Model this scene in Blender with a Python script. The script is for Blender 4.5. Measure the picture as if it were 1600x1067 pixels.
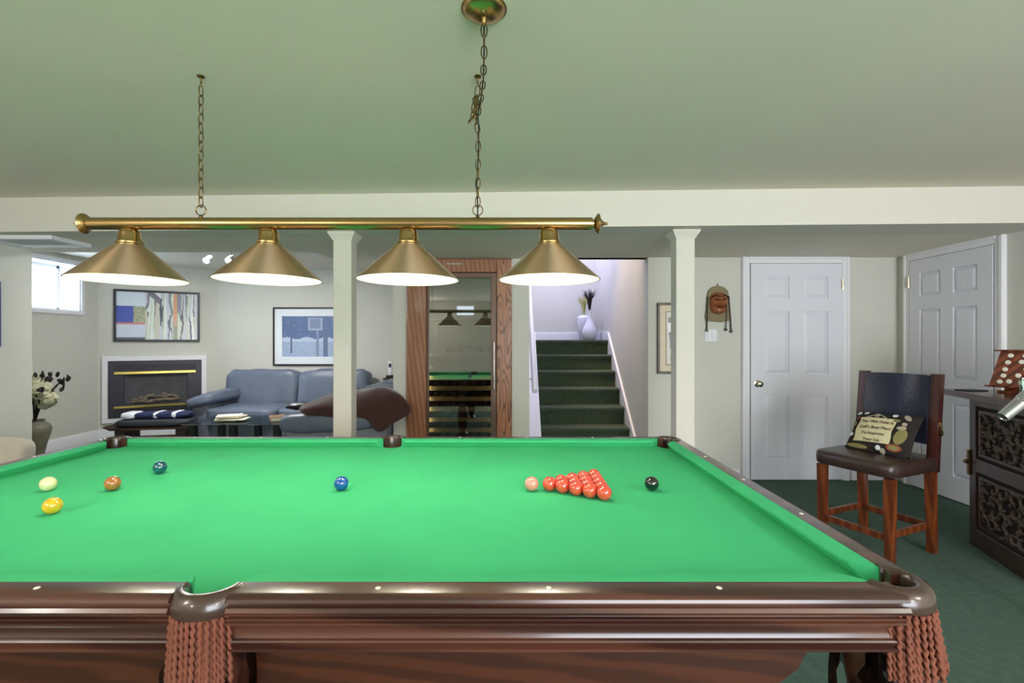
import bpy, bmesh, math, random
from mathutils import Vector, Matrix, Quaternion, noise
random.seed(7)
for o in list(bpy.data.objects): bpy.data.objects.remove(o)
SC = bpy.context.scene
COL = SC.collection
PI = math.pi
R = math.radians

# ---------------------------------------------------------------- camera, world, light, exposure
F = 750.0                      # focal length in pixels of a 1600 px wide frame
CAMZ = 1.29
cd = bpy.data.cameras.new('camera'); cam = bpy.data.objects.new('camera', cd); COL.objects.link(cam)
cam.location = (0, 0, CAMZ); cam.rotation_euler = (PI/2, 0, 0)
cd.sensor_width = 36; cd.lens = 36*F/1600; cd.clip_start = .02
SC.camera = cam
SC.view_settings.view_transform = 'Standard'
SC.view_settings.look = 'None'
SC.view_settings.gamma = 1
SC.view_settings.use_curve_mapping = False
SC.view_settings.exposure = 0.25
W = bpy.data.worlds.new('world'); SC.world = W; W.use_nodes = True
W.node_tree.nodes['Background'].inputs[0].default_value = (.80, .90, 1, 1)
W.node_tree.nodes['Background'].inputs[1].default_value = 3.2

def lamp(name, kind, loc, power, col=(1, 1, 1), rot=(0, 0, 0), **kw):
    l = bpy.data.lights.new(name, kind); l.energy = power; l.color = col
    for k, v in kw.items(): setattr(l, k, v)
    o = bpy.data.objects.new(name, l); COL.objects.link(o); o.location = loc; o.rotation_euler = rot
    return o
# fill light added at the rear opening for ambient; daylight through the lounge window
lamp('rear_fill_light', 'AREA', (1.85, -3.46, 1.05), 150, (.88, .92, 1), (R(90), 0, 0), shape='RECTANGLE', size=2.9, size_y=1.9)
lamp('lounge_window_daylight', 'AREA', (-6.3, 5.40, 2.05), 110, (.62, .82, 1), (0, R(-90), 0), shape='RECTANGLE', size=1.0, size_y=1.6)
# unseen lights added to brighten the room, behind the camera and in the lounge
for lx_, ly_, lp_ in ((-2.4, -2.3, 52), (2.2, -2.3, 52), (-2.6, -.5, 46), (2.4, -.5, 46)):
    lamp('room_fill_light', 'POINT', (lx_, ly_, 2.0), lp_, (1, .95, .88), shadow_soft_size=.14)
lamp('lounge_fill_light', 'AREA', (-3.1, 5.15, 2.31), 42, (1, .98, .96), shape='DISK', size=.36)

def px(x, y, Y):               # a pixel of the 1600 x 1067 frame at depth Y
    u = Y/F
    return Vector(((x-800)*u, Y, CAMZ-(y-533.5)*u))

# ---------------------------------------------------------------- materials
def lin(c):
    return tuple(((v/255)/12.92 if v/255 <= .04045 else ((v/255+.055)/1.055)**2.4) for v in c)
MATS = {}
def mat(name, c, rough=.5, metal=0., var=0., vscale=6., bump=0., bscale=80., emit=0., spec=.5, coat=0., c2=None,
        stretch=(1, 1, 1), aniso=0., sheen=0.):
    m = bpy.data.materials.new(name); m.use_nodes = True; MATS[name] = m
    nt = m.node_tree; N = nt.nodes; L = nt.links; b = N['Principled BSDF']
    col = lin(c); b.inputs['Base Color'].default_value = (*col, 1)
    b.inputs['Roughness'].default_value = rough; b.inputs['Metallic'].default_value = metal
    b.inputs['Specular IOR Level'].default_value = spec; b.inputs['Coat Weight'].default_value = coat
    b.inputs['Coat Roughness'].default_value = .12
    if aniso:
        b.inputs['Anisotropic'].default_value = aniso
        tg = N.new('ShaderNodeTangent'); tg.direction_type = 'RADIAL'; tg.axis = 'X' if name == 'antique_brass' else 'Z'
        L.new(tg.outputs[0], b.inputs['Tangent'])
        if name == 'brushed_brass': b.inputs['Anisotropic Rotation'].default_value = .25
    if sheen: b.inputs['Sheen Weight'].default_value = sheen
    if emit:
        b.inputs['Emission Color'].default_value = (*col, 1); b.inputs['Emission Strength'].default_value = emit
    if var or c2 or bump:
        tc = N.new('ShaderNodeTexCoord'); mp = N.new('ShaderNodeMapping'); mp.inputs['Scale'].default_value = stretch
        L.new(tc.outputs['Object'], mp.inputs[0])
    if var or c2:
        nz = N.new('ShaderNodeTexNoise'); nz.inputs['Scale'].default_value = vscale; nz.inputs['Detail'].default_value = 5
        L.new(mp.outputs[0], nz.inputs['Vector'])
        rp = N.new('ShaderNodeValToRGB'); e = rp.color_ramp.elements
        e[0].position = .3; e[1].position = .7
        if c2: e[0].color = (*lin(c2), 1); e[1].color = (*col, 1)
        else:
            e[0].color = (*[v*(1-var) for v in col], 1); e[1].color = (*[min(1, v*(1+var)) for v in col], 1)
        L.new(nz.outputs['Fac'], rp.inputs[0]); L.new(rp.outputs[0], b.inputs['Base Color'])
    if bump:
        nb = N.new('ShaderNodeTexNoise'); nb.inputs['Scale'].default_value = bscale; nb.inputs['Detail'].default_value = 3
        L.new(mp.outputs[0], nb.inputs['Vector'])
        bp = N.new('ShaderNodeBump'); bp.inputs['Strength'].default_value = bump; bp.inputs['Distance'].default_value = .01
        L.new(nb.outputs['Fac'], bp.inputs['Height']); L.new(bp.outputs[0], b.inputs['Normal'])
    return m
def woodmat(name, c, dark, rough=.35, scale=7., axis='Z', coat=.25, dist=4., sharp=(.35, .75)):
    m = mat(name, c, rough, coat=coat); nt = m.node_tree; N = nt.nodes; L = nt.links; b = N['Principled BSDF']
    tc = N.new('ShaderNodeTexCoord'); mp = N.new('ShaderNodeMapping')
    mp.inputs['Scale'].default_value = {'X': (.12, 1, 1), 'Y': (1, .12, 1), 'Z': (1, 1, .12)}[axis]
    wv = N.new('ShaderNodeTexWave'); wv.wave_type = 'BANDS'; wv.bands_direction = 'DIAGONAL'
    wv.inputs['Scale'].default_value = scale; wv.inputs['Distortion'].default_value = dist
    wv.inputs['Detail'].default_value = 3; wv.inputs['Detail Scale'].default_value = 1.6
    rp = N.new('ShaderNodeValToRGB'); e = rp.color_ramp.elements
    e[0].position, e[1].position = sharp; e[0].color = (*lin(dark), 1); e[1].color = (*lin(c), 1)
    L.new(tc.outputs['Object'], mp.inputs[0]); L.new(mp.outputs[0], wv.inputs['Vector'])
    L.new(wv.outputs['Fac'], rp.inputs[0]); L.new(rp.outputs[0], b.inputs['Base Color'])
    return m
def grainmat(name, c, dark):              # flat sawn grain: contour lines of a stretched noise
    m = mat(name, c, .35, coat=.25); nt = m.node_tree; N = nt.nodes; L = nt.links
    tc = N.new('ShaderNodeTexCoord'); mp = N.new('ShaderNodeMapping'); mp.inputs['Scale'].default_value = (9, 9, 1.6)
    nz = N.new('ShaderNodeTexNoise'); nz.inputs['Scale'].default_value = 1; nz.inputs['Detail'].default_value = 1.2
    mu = N.new('ShaderNodeMath'); mu.operation = 'MULTIPLY'; mu.inputs[1].default_value = 13
    fr = N.new('ShaderNodeMath'); fr.operation = 'FRACT'
    rp = N.new('ShaderNodeValToRGB'); e = rp.color_ramp.elements; e[0].position = .0; e[1].position = .42
    e[0].color = (*lin(dark), 1); e[1].color = (*lin(c), 1); k = e.new(.12); k.color = (*lin(dark), 1)
    L.new(tc.outputs['Object'], mp.inputs[0]); L.new(mp.outputs[0], nz.inputs['Vector']); L.new(nz.outputs['Fac'], mu.inputs[0])
    L.new(mu.outputs[0], fr.inputs[0]); L.new(fr.outputs[0], rp.inputs[0]); L.new(rp.outputs[0], N['Principled BSDF'].inputs['Base Color'])
    return m
def glassmat(name, c=(255, 255, 255), refl=.12, rough=.02):
    m = bpy.data.materials.new(name); m.use_nodes = True; nt = m.node_tree; N = nt.nodes; L = nt.links
    for n in list(N):
        if n.type != 'OUTPUT_MATERIAL': N.remove(n)
    out = [n for n in N if n.type == 'OUTPUT_MATERIAL'][0]
    t = N.new('ShaderNodeBsdfTransparent'); t.inputs[0].default_value = (*lin(c), 1)
    g = N.new('ShaderNodeBsdfGlossy'); g.inputs['Roughness'].default_value = rough
    mx = N.new('ShaderNodeMixShader'); mx.inputs[0].default_value = refl
    L.new(t.outputs[0], mx.inputs[1]); L.new(g.outputs[0], mx.inputs[2]); L.new(mx.outputs[0], out.inputs[0])
    return m
def printmat(name, rough=.5, coat=0.):
    m = mat(name, (255, 255, 255), rough, coat=coat); nt = m.node_tree
    a = nt.nodes.new('ShaderNodeVertexColor'); a.layer_name = 'print'
    nt.links.new(a.outputs[0], nt.nodes['Principled BSDF'].inputs['Base Color'])
    return m

M = dict(
 wall=mat('sage_wall_paint', (206, 205, 195), .85, var=.02, vscale=3, bump=.05, bscale=220),
 ceil=mat('sage_ceiling_paint', (230, 222, 206), .9, var=.02, vscale=2),
 beam=mat('cream_beam_paint', (216, 211, 200), .8),
 white=mat('white_trim_paint', (232, 231, 234), .45),
 door=mat('white_door_paint', (222, 222, 230), .5),
 carpet=mat('green_carpet', (70, 110, 92), 1., c2=(52, 86, 72), vscale=26, bump=.9, bscale=420, spec=.1, sheen=.2),
 stairc=mat('stair_carpet', (74, 90, 64), 1., c2=(54, 68, 48), vscale=40, bump=.9, bscale=420, spec=.1, sheen=.2),
 felt=mat('green_felt', (72, 188, 128), .95, var=.05, vscale=3, bump=.12, bscale=700, spec=.12),
 mahog=woodmat('dark_mahogany', (84, 50, 38), (58, 32, 25), .28, 5, 'X', .5, 3),
 body=woodmat('mahogany_body', (74, 38, 22), (58, 28, 16), .35, 12, 'X', .3, 4),
 leather=mat('brown_pocket_leather', (66, 48, 40), .25, coat=.5, bump=.1, bscale=60),
 bucket=mat('pocket_lining_leather', (96, 70, 52), .6, var=.2),
 rope=mat('russet_rope', (116, 64, 45), .85, var=.12, vscale=60),
 brass=mat('antique_brass', (180, 150, 100), .26, 1., aniso=.4),
 brushed=mat('brushed_brass', (208, 178, 146), .42, 1., aniso=.9),
 bronze=mat('dark_bronze', (120, 98, 56), .3, 1.),
 lining=mat('white_shade_lining', (245, 243, 236), .6),
 black=mat('black_plastic', (22, 22, 24), .4),
 ivory=mat('ivory_inlay', (240, 236, 220), .3),
 oak=grainmat('oak_casing', (168, 116, 82), (104, 62, 40)),
 oakp=woodmat('oak_plain', (160, 108, 76), (138, 88, 60), .35, 14, 'Z', .25, 2),
 steel=mat('brushed_steel', (150, 148, 142), .35, 1.),
 frsteel=mat('fridge_lining', (120, 122, 122), .45, .4),
 chrome=mat('chrome', (205, 208, 214), .12, 1.),
 nickel=mat('polished_nickel', (205, 196, 170), .18, 1.),
 beech=mat('beech_shelf', (206, 172, 112), .5, var=.08, vscale=20),
 bottle=mat('dark_bottle_glass', (26, 32, 26), .1, coat=.6),
 sofa=mat('blue_grey_leather', (98, 108, 126), .42, var=.1, vscale=8, bump=.25, bscale=14),
 sofad=mat('grey_sofa_side', (112, 116, 128), .55, var=.05),
 throw=mat('brown_throw_fabric', (62, 34, 28), .95, var=.15, vscale=30, bump=.3, bscale=120, sheen=.4),
 tan=mat('tan_fabric', (206, 196, 184), .9, var=.06),
 stoolw=woodmat('cherry_wood', (124, 62, 28), (92, 42, 20), .3, 9, 'Z', .4, 3),
 stoold=woodmat('dark_cherry_wood', (72, 34, 30), (50, 24, 22), .3, 9, 'Z', .4, 3),
 stooll=mat('dark_brown_leather', (58, 42, 38), .32, var=.12, vscale=9, bump=.12, bscale=60),
 stoolb=mat('blue_black_leather', (34, 38, 58), .28, var=.1, vscale=9, bump=.12, bscale=60),
 cabw=woodmat('dark_cabinet_wood', (72, 51, 45), (60, 42, 37), .35, 26, 'Z', .3, 3),
 cabr=woodmat('red_counter_wood', (92, 48, 34), (64, 32, 24), .25, 8, 'Y', .5, 3),
 carve=mat('carved_wood', (84, 68, 62), .45, var=.15, vscale=30),
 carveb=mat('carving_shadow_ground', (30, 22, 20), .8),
 frameb=mat('black_frame', (26, 24, 34), .35),
 framew=woodmat('walnut_frame', (74, 46, 30), (50, 30, 20), .35, 10, 'Z', .2),
 mount=mat('white_mount_board', (226, 230, 236), .8),
 cream=mat('cream_mount_board', (222, 210, 184), .8),
 fbox=mat('charcoal_metal', (54, 52, 62), .4, .3),
 fin=mat('firebox_black', (74, 74, 78), .8, var=.2),
 log=mat('ceramic_log', (142, 130, 112), .9, c2=(84, 74, 64), vscale=24, bump=.6, bscale=40),
 gold=mat('polished_brass', (214, 190, 104), .22, 1.),
 porc=mat('white_porcelain', (226, 226, 234), .25),
 vase=mat('olive_stoneware', (124, 118, 92), .5, c2=(92, 92, 86), vscale=9),
 dkleaf=mat('dark_dried_leaf', (44, 34, 36), .8),
 pale=mat('pale_dried_flower', (196, 192, 160), .9, var=.15, vscale=40),
 grassy=mat('yellow_dried_grass', (196, 196, 130), .9),
 grassd=mat('dark_dried_grass', (52, 38, 38), .9),
 navy=mat('navy_cloth', (38, 48, 92), .9, c2=(26, 32, 62), vscale=12),
 charc=mat('charcoal_cushion', (48, 50, 58), .7, var=.1),
 dkwood=woodmat('dark_walnut', (66, 40, 30), (42, 26, 20), .4, 8, 'X', .2),
 paper=mat('paper', (226, 218, 196), .8, var=.04),
 bookc=mat('brown_book_cover', (128, 96, 72), .6),
 maskw=mat('mask_painted_wood', (164, 98, 52), .45, c2=(122, 62, 34), vscale=14, coat=.2),
 maskh=mat('mask_hemp_cloth', (134, 122, 92), .9, var=.1, vscale=30, bump=.3, bscale=90),
 maskd=mat('mask_dark_paint', (48, 28, 20), .5),
 cord=mat('black_cord', (28, 26, 24), .7),
 patch=mat('cream_patch', (218, 206, 166), .9, var=.04, vscale=30),
 pilb=mat('black_brown_tapestry', (34, 28, 26), .95, var=.25, vscale=60, bump=.3, bscale=200),
 grey1=mat('grey_motif', (168, 158, 140), .9), rust=mat('rust_motif', (140, 70, 40), .9), olive=mat('olive_motif', (132, 124, 76), .9),
 lwood=woodmat('lantern_wood', (134, 66, 34), (92, 42, 22), .35, 10, 'X', .4, 3),
 shell=mat('button_shell', (232, 226, 210), .35),
 hatch=mat('hatch_board', (206, 208, 212), .7),
 glass=glassmat('clear_glass', (236, 244, 240), .10), fglass=glassmat('fridge_door_glass', (196, 200, 196), .22),
 wglass=glassmat('window_glass', (250, 252, 255), .06), tglass=glassmat('tabletop_glass', (196, 220, 220), .28),
 bulb=mat('lamp_bulb', (255, 246, 226), .5, emit=36.), spot=mat('spot_bulb', (226, 240, 255), .5, emit=220.),
 prt=printmat('printed_picture', .35, .3),
)

# ---------------------------------------------------------------- mesh helpers
def bm_(): return bmesh.new()
def bx(bm, x0, x1, y0, y1, z0, z1, bev=0., seg=1):
    r = bmesh.ops.create_cube(bm, size=1)
    vs = r['verts']
    for v in vs:
        v.co = Vector(((x0+x1)/2+v.co.x*(x1-x0), (y0+y1)/2+v.co.y*(y1-y0), (z0+z1)/2+v.co.z*(z1-z0)))
    if bev:
        es = list({e for v in vs for e in v.link_edges})
        bmesh.ops.bevel(bm, geom=es, offset=bev, segments=seg, affect='EDGES', profile=.5)
    return bm
def prism(bm, poly, axis, a, b):         # poly in the two other axes, extruded along axis from a to b
    def P(p, t):
        return {'x': (t, p[0], p[1]), 'y': (p[0], t, p[1]), 'z': (p[0], p[1], t)}[axis]
    A = [bm.verts.new(P(p, a)) for p in poly]; B = [bm.verts.new(P(p, b)) for p in poly]
    n = len(poly)
    bm.faces.new(A); bm.faces.new(B[::-1])
    for i in range(n): bm.faces.new((A[i], B[i], B[(i+1) % n], A[(i+1) % n]))
    return bm
def lathe(bm, prof, seg=24, a0=0., a1=2*PI, c=(0, 0, 0), closed=False, M4=None):
    full = abs(a1-a0-2*PI) < 1e-6; n = seg if full else seg+1
    rings = []
    for i in range(n):
        t = a0+(a1-a0)*i/seg
        ring = []
        for r, z in prof:
            p = Vector((c[0]+r*math.cos(t), c[1]+r*math.sin(t), c[2]+z))
            ring.append(bm.verts.new(M4 @ p if M4 else p))
        rings.append(ring)
    m = len(prof); K = m if closed else m-1
    for i in range(seg):
        A = rings[i]; B = rings[(i+1) % n]
        for j in range(K):
            bm.faces.new((A[j], B[j], B[(j+1) % m], A[(j+1) % m]))
    if not full and closed:
        bm.faces.new(rings[0]); bm.faces.new(rings[-1][::-1])
    return bm
def tube(bm, pts, r, seg=8, closed=False):
    pts = [Vector(p) for p in pts]; n = len(pts); rings = []
    up = None
    for i, p in enumerate(pts):
        d = (pts[(i+1) % n]-pts[i-1]) if closed else (pts[min(i+1, n-1)]-pts[max(i-1, 0)])
        d.normalize()
        if up is None: up = Vector((0, 0, 1)) if abs(d.z) < .9 else Vector((1, 0, 0))
        s = d.cross(up); s.normalize(); up2 = s.cross(d); up = up2
        rr = r[i] if isinstance(r, (list, tuple)) else r
        rings.append([bm.verts.new(p+(s*math.cos(t)+up2*math.sin(t))*rr) for t in [2*PI*k/seg for k in range(seg)]])
    for i in range(n if closed else n-1):
        A = rings[i]; B = rings[(i+1) % n]
        for k in range(seg): bm.faces.new((A[k], A[(k+1) % seg], B[(k+1) % seg], B[k]))
    if not closed: bm.faces.new(rings[0][::-1]); bm.faces.new(rings[-1])
    return bm
def sq(v, e): return math.copysign(abs(v)**e, v)
def pillow(bm, c, s, e=.45, seg=28, rings=14, wob=0., M4=None, sink=0.):   # superellipsoid cushion
    rg = []
    for i in range(rings+1):
        ph = -PI/2+PI*i/rings
        row = []
        for k in range(seg):
            th = 2*PI*k/seg
            p = Vector((sq(math.cos(ph), e)*sq(math.cos(th), e), sq(math.cos(ph), e)*sq(math.sin(th), e), sq(math.sin(ph), e)))
            w = 1+wob*math.sin(5.1*p.x+2.3*p.y*3+c[0]*7)*math.cos(4.3*p.z+3.7*p.y+c[2]*9)
            p = Vector((p.x*s[0]/2*w, p.y*s[1]/2*w, p.z*s[2]/2*w))
            p += Vector(c)
            row.append(bm.verts.new(M4 @ p if M4 else p))
        rg.append(row)
    for i in range(rings):
        for k in range(seg):
            bm.faces.new((rg[i][k], rg[i][(k+1) % seg], rg[i+1][(k+1) % seg], rg[i+1][k]))
    bmesh.ops.remove_doubles(bm, verts=bm.verts, dist=1e-5)
    return bm
def sweep(bm, prof, f0, f1):             # prof list of (d,z); f0,f1(d)->3D base of each end as functions (d,z)->Vector
    A = [bm.verts.new(f0(d, z)) for d, z in prof]; B = [bm.verts.new(f1(d, z)) for d, z in prof]
    n = len(prof)
    for i in range(n): bm.faces.new((A[i], A[(i+1) % n], B[(i+1) % n], B[i]))
    bm.faces.new(A[::-1]); bm.faces.new(B)
    return bm
def finish(bm, ang=35, smooth=True):
    bmesh.ops.recalc_face_normals(bm, faces=bm.faces)
    if smooth:
        for f in bm.faces: f.smooth = True
        for e in bm.edges:
            if len(e.link_faces) == 2 and e.calc_face_angle(0) > R(ang): e.smooth = False
    return bm
def mesh(name, bm, m, ang=35):
    finish(bm, ang); me = bpy.data.meshes.new(name); bm.to_mesh(me); bm.free()
    me.materials.append(M[m] if isinstance(m, str) else m)
    return me
def obj(name, bm, m, parent=None, loc=None, rot=None, ang=35, sub=0):
    me = bm if isinstance(bm, bpy.types.Mesh) else mesh(name, bm, m, ang)
    o = bpy.data.objects.new(name, me); COL.objects.link(o)
    if parent: o.parent = parent
    if loc is not None: o.location = loc
    if rot is not None: o.rotation_euler = rot
    if sub:
        md = o.modifiers.new('smooth', 'SUBSURF'); md.levels = sub; md.render_levels = sub
    return o
def tag(o, label, cat, group=None):
    o['label'] = label; o['category'] = cat
    if group: o['group'] = group
    return o
def thing(name, label, cat, loc=(0, 0, 0), rz=0., group=None):
    o = bpy.data.objects.new(name, None); COL.objects.link(o); o.location = loc; o.rotation_euler = (0, 0, rz)
    o.empty_display_size = .1
    return tag(o, label, cat, group)
def struct(name, bm, m, parent=None, label=None, **kw):
    o = obj(name, bm, m, parent, **kw)
    if not parent: o['kind'] = 'structure'
    if label: o['label'] = label
    return o
def printed(name, w, h, fn, parent, M4, nx=64, ny=40, m='prt'):   # flat print: grid in its own plane coloured by fn(u,v)
    me = bpy.data.meshes.new(name); vs = []; fs = []; cols = []
    for j in range(ny+1):
        for i in range(nx+1): vs.append(M4 @ Vector(((i/nx-.5)*w, 0, (j/ny-.5)*h)))
    for j in range(ny):
        for i in range(nx):
            a = j*(nx+1)+i; fs.append((a, a+1, a+nx+2, a+nx+1)); cols.append(lin(fn((i+.5)/nx, (j+.5)/ny)))
    me.from_pydata(vs, [], fs); ca = me.color_attributes.new('print', 'FLOAT_COLOR', 'CORNER')
    for k, p in enumerate(me.polygons):
        for li in p.loop_indices: ca.data[li].color = (*cols[k], 1)
    me.materials.append(M[m])
    return obj(name, me, m, parent)
def frame_bm(bm, w, h, t, d0, d1, bev=0.):   # rectangular frame in the XZ plane, y from d0 to d1
    bx(bm, -w/2, w/2, d0, d1, h/2-t, h/2, bev); bx(bm, -w/2, w/2, d0, d1, -h/2, -h/2+t, bev)
    bx(bm, -w/2, -w/2+t, d0, d1, -h/2+t, h/2-t, bev); bx(bm, w/2-t, w/2, d0, d1, -h/2+t, h/2-t, bev)
    return bm

# ================================================================ THE SETTING
CEIL = 2.312; SOF = 2.074
XL, XR, YB = -3.93, 3.60, 4.48          # side walls, wall with the door
struct('floor', bx(bm_(), -5.6, 4.0, -3.6, 7.5, -.1, 0), 'carpet', label='dark green carpet floor')
struct('ceiling', bx(bm_(), XL-.12, XR+.12, -3.6, 3.60, CEIL, CEIL+.1), 'ceil', label='sage green painted ceiling over the snooker table')
# white beam across the room, slightly closer on the right
bm = bm_()
prism(bm, [(XL-.1, 3.43), (XR+.1, 3.145), (XR+.1, 3.50), (XL-.1, 3.60)], 'z', SOF-.004, CEIL)
struct('trim_1', bm, 'beam', label='cream painted beam crossing the room under the ceiling')
# lower ceiling behind the beam
bm = bm_()
prism(bm, [(-5.55, 3.56), (XR+.1, 3.44), (XR+.1, YB+.1), (-.99, YB+.1), (-1.0, 4.69), (-1.70, 4.69), (-1.72, 4.22), (-5.55, 4.22)], 'z', SOF, CEIL+.02)
struct('ceiling', bm, 'ceil', label='lower sage ceiling behind the cream beam')
struct('ceiling', bx(bm_(), -5.6, -.9, 4.0, 7.1, CEIL+.02, CEIL+.1), 'ceil', label='ceiling of the lounge corner')
# walls
struct('wall_left', bx(bm_(), XL-.12, XL, -3.5, 3.93, 0, CEIL), 'wall')
struct('wall_right', bx(bm_(), XR, XR+.12, -3.5, YB+.12, 0, CEIL), 'wall')
struct('wall_back', bx(bm_(), 1.27, XR, YB, YB+.12, 0, CEIL), 'wall')
bm = bm_()
bx(bm, XL, -1.45, -3.6, -3.48, 0, CEIL); bx(bm, 3.4, XR, -3.6, -3.48, 0, CEIL); bx(bm, .3, 3.4, -3.6, -3.48, 2.08, CEIL)  # wide gap left in the unseen wall to let world light in
bx(bm, -1.45, -1.0, -3.6, -3.48, 0, 1.98); bx(bm, -1.45, -1.0, -3.6, -3.48, 2.22, CEIL); bx(bm, -1.0, .3, -3.6, -3.48, 0, CEIL)
struct('wall_rear', bm, 'wall', label='wall behind the camera with an opening added for light and a small high window')
struct('wall_return', bx(bm_(), -5.55, XL-.12, 3.81, 3.93, 0, CEIL), 'wall')
# lounge: left wall with window opening
LX = -5.35
bm = bm_()
wy0, wy1, wz0, wz1 = 4.85, 5.95, 1.66, 2.235
bx(bm, LX-.32, LX, 3.93, wy0, 0, CEIL+.02); bx(bm, LX-.32, LX, wy1, 6.25, 0, CEIL+.02)
bx(bm, LX-.32, LX, wy0, wy1, 0, wz0); bx(bm, LX-.32, LX, wy0, wy1, wz1, CEIL+.02)
struct('wall_lounge_left', bm, 'wall')
A = Vector((LX, 6.2, 0)); B = Vector((-4.22, 6.9, 0)); FD = (B-A).normalized(); FA = math.atan2(FD.y, FD.x)
FN = Vector((FD.y, -FD.x, 0))            # towards the camera
bm = bm_()
q = [A-FN*0, B-FN*0, B-FN*.5+FD*.1, A-FN*.5-FD*.1]
prism(bm, [(p.x, p.y) for p in q], 'z', 0, CEIL+.02)
struct('wall_fireplace', bm, 'wall')
struct('wall_lounge_back', bx(bm_(), -4.22, -.99, 6.9, 7.02, 0, CEIL+.02), 'wall')
struct('wall_divider', bx(bm_(), -1.125, -.995, 4.55, 6.9, 0, CEIL+.02), 'wall')
struct('wall_stair_left', bx(bm_(), -.002, .165, 4.55, 7.3, 0, 3.7), 'wall')
struct('wall_stair_right', bx(bm_(), 1.27, 1.39, YB+.12, 7.3, 0, 3.7), 'wall')
struct('wall_stair_back', bx(bm_(), .165, 1.27, 7.3, 7.42, 0, 3.7), 'wall')
struct('wall_stair_header', bx(bm_(), .165, 1.27, YB+.02, YB+.12, SOF, 3.7), 'wall')
struct('ceiling', bx(bm_(), -.1, 1.4, YB, 7.45, 3.7, 3.8), 'ceil', label='high ceiling over the stairwell')
struct('wall_fridge_back', bx(bm_(), -.995, -.002, 5.30, 5.40, 0, CEIL), 'wall')
# columns
def column(x0, x1, y0, lab):
    o = struct('column', bx(bm_(), x0, x1, y0, y0+.118, 0, SOF-.002, .004), 'beam', label=lab)
    o['category'] = 'column'
    c = bm_(); xm, ym = (x0+x1)/2, y0+.059; w = (x1-x0)/2
    for z0, z1, k0, k1 in ((SOF-.062, SOF-.05, .004, .008), (SOF-.05, SOF-.016, .008, .030), (SOF-.016, SOF-.0045, .030, .030)):
        vs = []
        for z, k in ((z0, k0), (z1, k1)):
            vs.append([c.verts.new((xm+sx*(w+k), ym+sy*(.059+k), z)) for sx, sy in ((-1, -1), (1, -1), (1, 1), (-1, 1))])
        for i in range(4): c.faces.new((vs[0][i], vs[0][(i+1) % 4], vs[1][(i+1) % 4], vs[1][i]))
        c.faces.new(vs[0][::-1]); c.faces.new(vs[1])
    obj('capital', c, 'beam', o)
column(-1.275, -1.145, 3.42, 'square cream column between the sofa and the wine cabinet')
column(1.15, 1.28, 3.36, 'square cream column between the stairs and the white door')
# window_1
bm = bm_()
w = thing('window_1', 'small high basement window with deep white reveal', 'window'); w['kind'] = 'structure'; del w['category']
t = .045
bm = bm_()
for a in ((wy0-t, wy1+t, wz1, wz1+t), (wy0-t, wy1+t, wz0-t, wz0), (wy0-t, wy0, wz0, wz1), (wy1, wy1+t, wz0, wz1)):
    bx(bm, LX, LX+.018, a[0], a[1], a[2], a[3], .004)
obj('window_casing', bm, 'white', w)
bm = bm_()
bx(bm, LX-.31, LX-.001, wy0, wy1, wz0, wz0+.012); bx(bm, LX-.31, LX-.001, wy0, wy1, wz1-.012, wz1)
bx(bm, LX-.31, LX-.001, wy0, wy0+.012, wz0, wz1); bx(bm, LX-.31, LX-.001, wy1-.012, wy1, wz0, wz1)
obj('reveal', bm, 'white', w)
bm = bm_(); Xw = LX-.30
ya, yb, za, zb_ = wy0+.012, wy1-.012, wz0+.012, wz1-.012
for a in ((ya, yb, zb_-.035, zb_), (ya, yb, za, za+.035), (ya, ya+.035, za, zb_), (yb-.035, yb, za, zb_), ((ya+yb)/2-.025, (ya+yb)/2+.025, za, zb_)):
    bx(bm, Xw, Xw+.045, a[0], a[1], a[2], a[3], .004)
obj('sash_frame', bm, 'white', w)
for y0, y1 in ((ya+.035, (ya+yb)/2-.025), ((ya+yb)/2+.025, yb-.035)):
    obj('pane', bx(bm_(), Xw+.018, Xw+.024, y0, y1, za+.035, zb_-.035), 'wglass', w)
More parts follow.
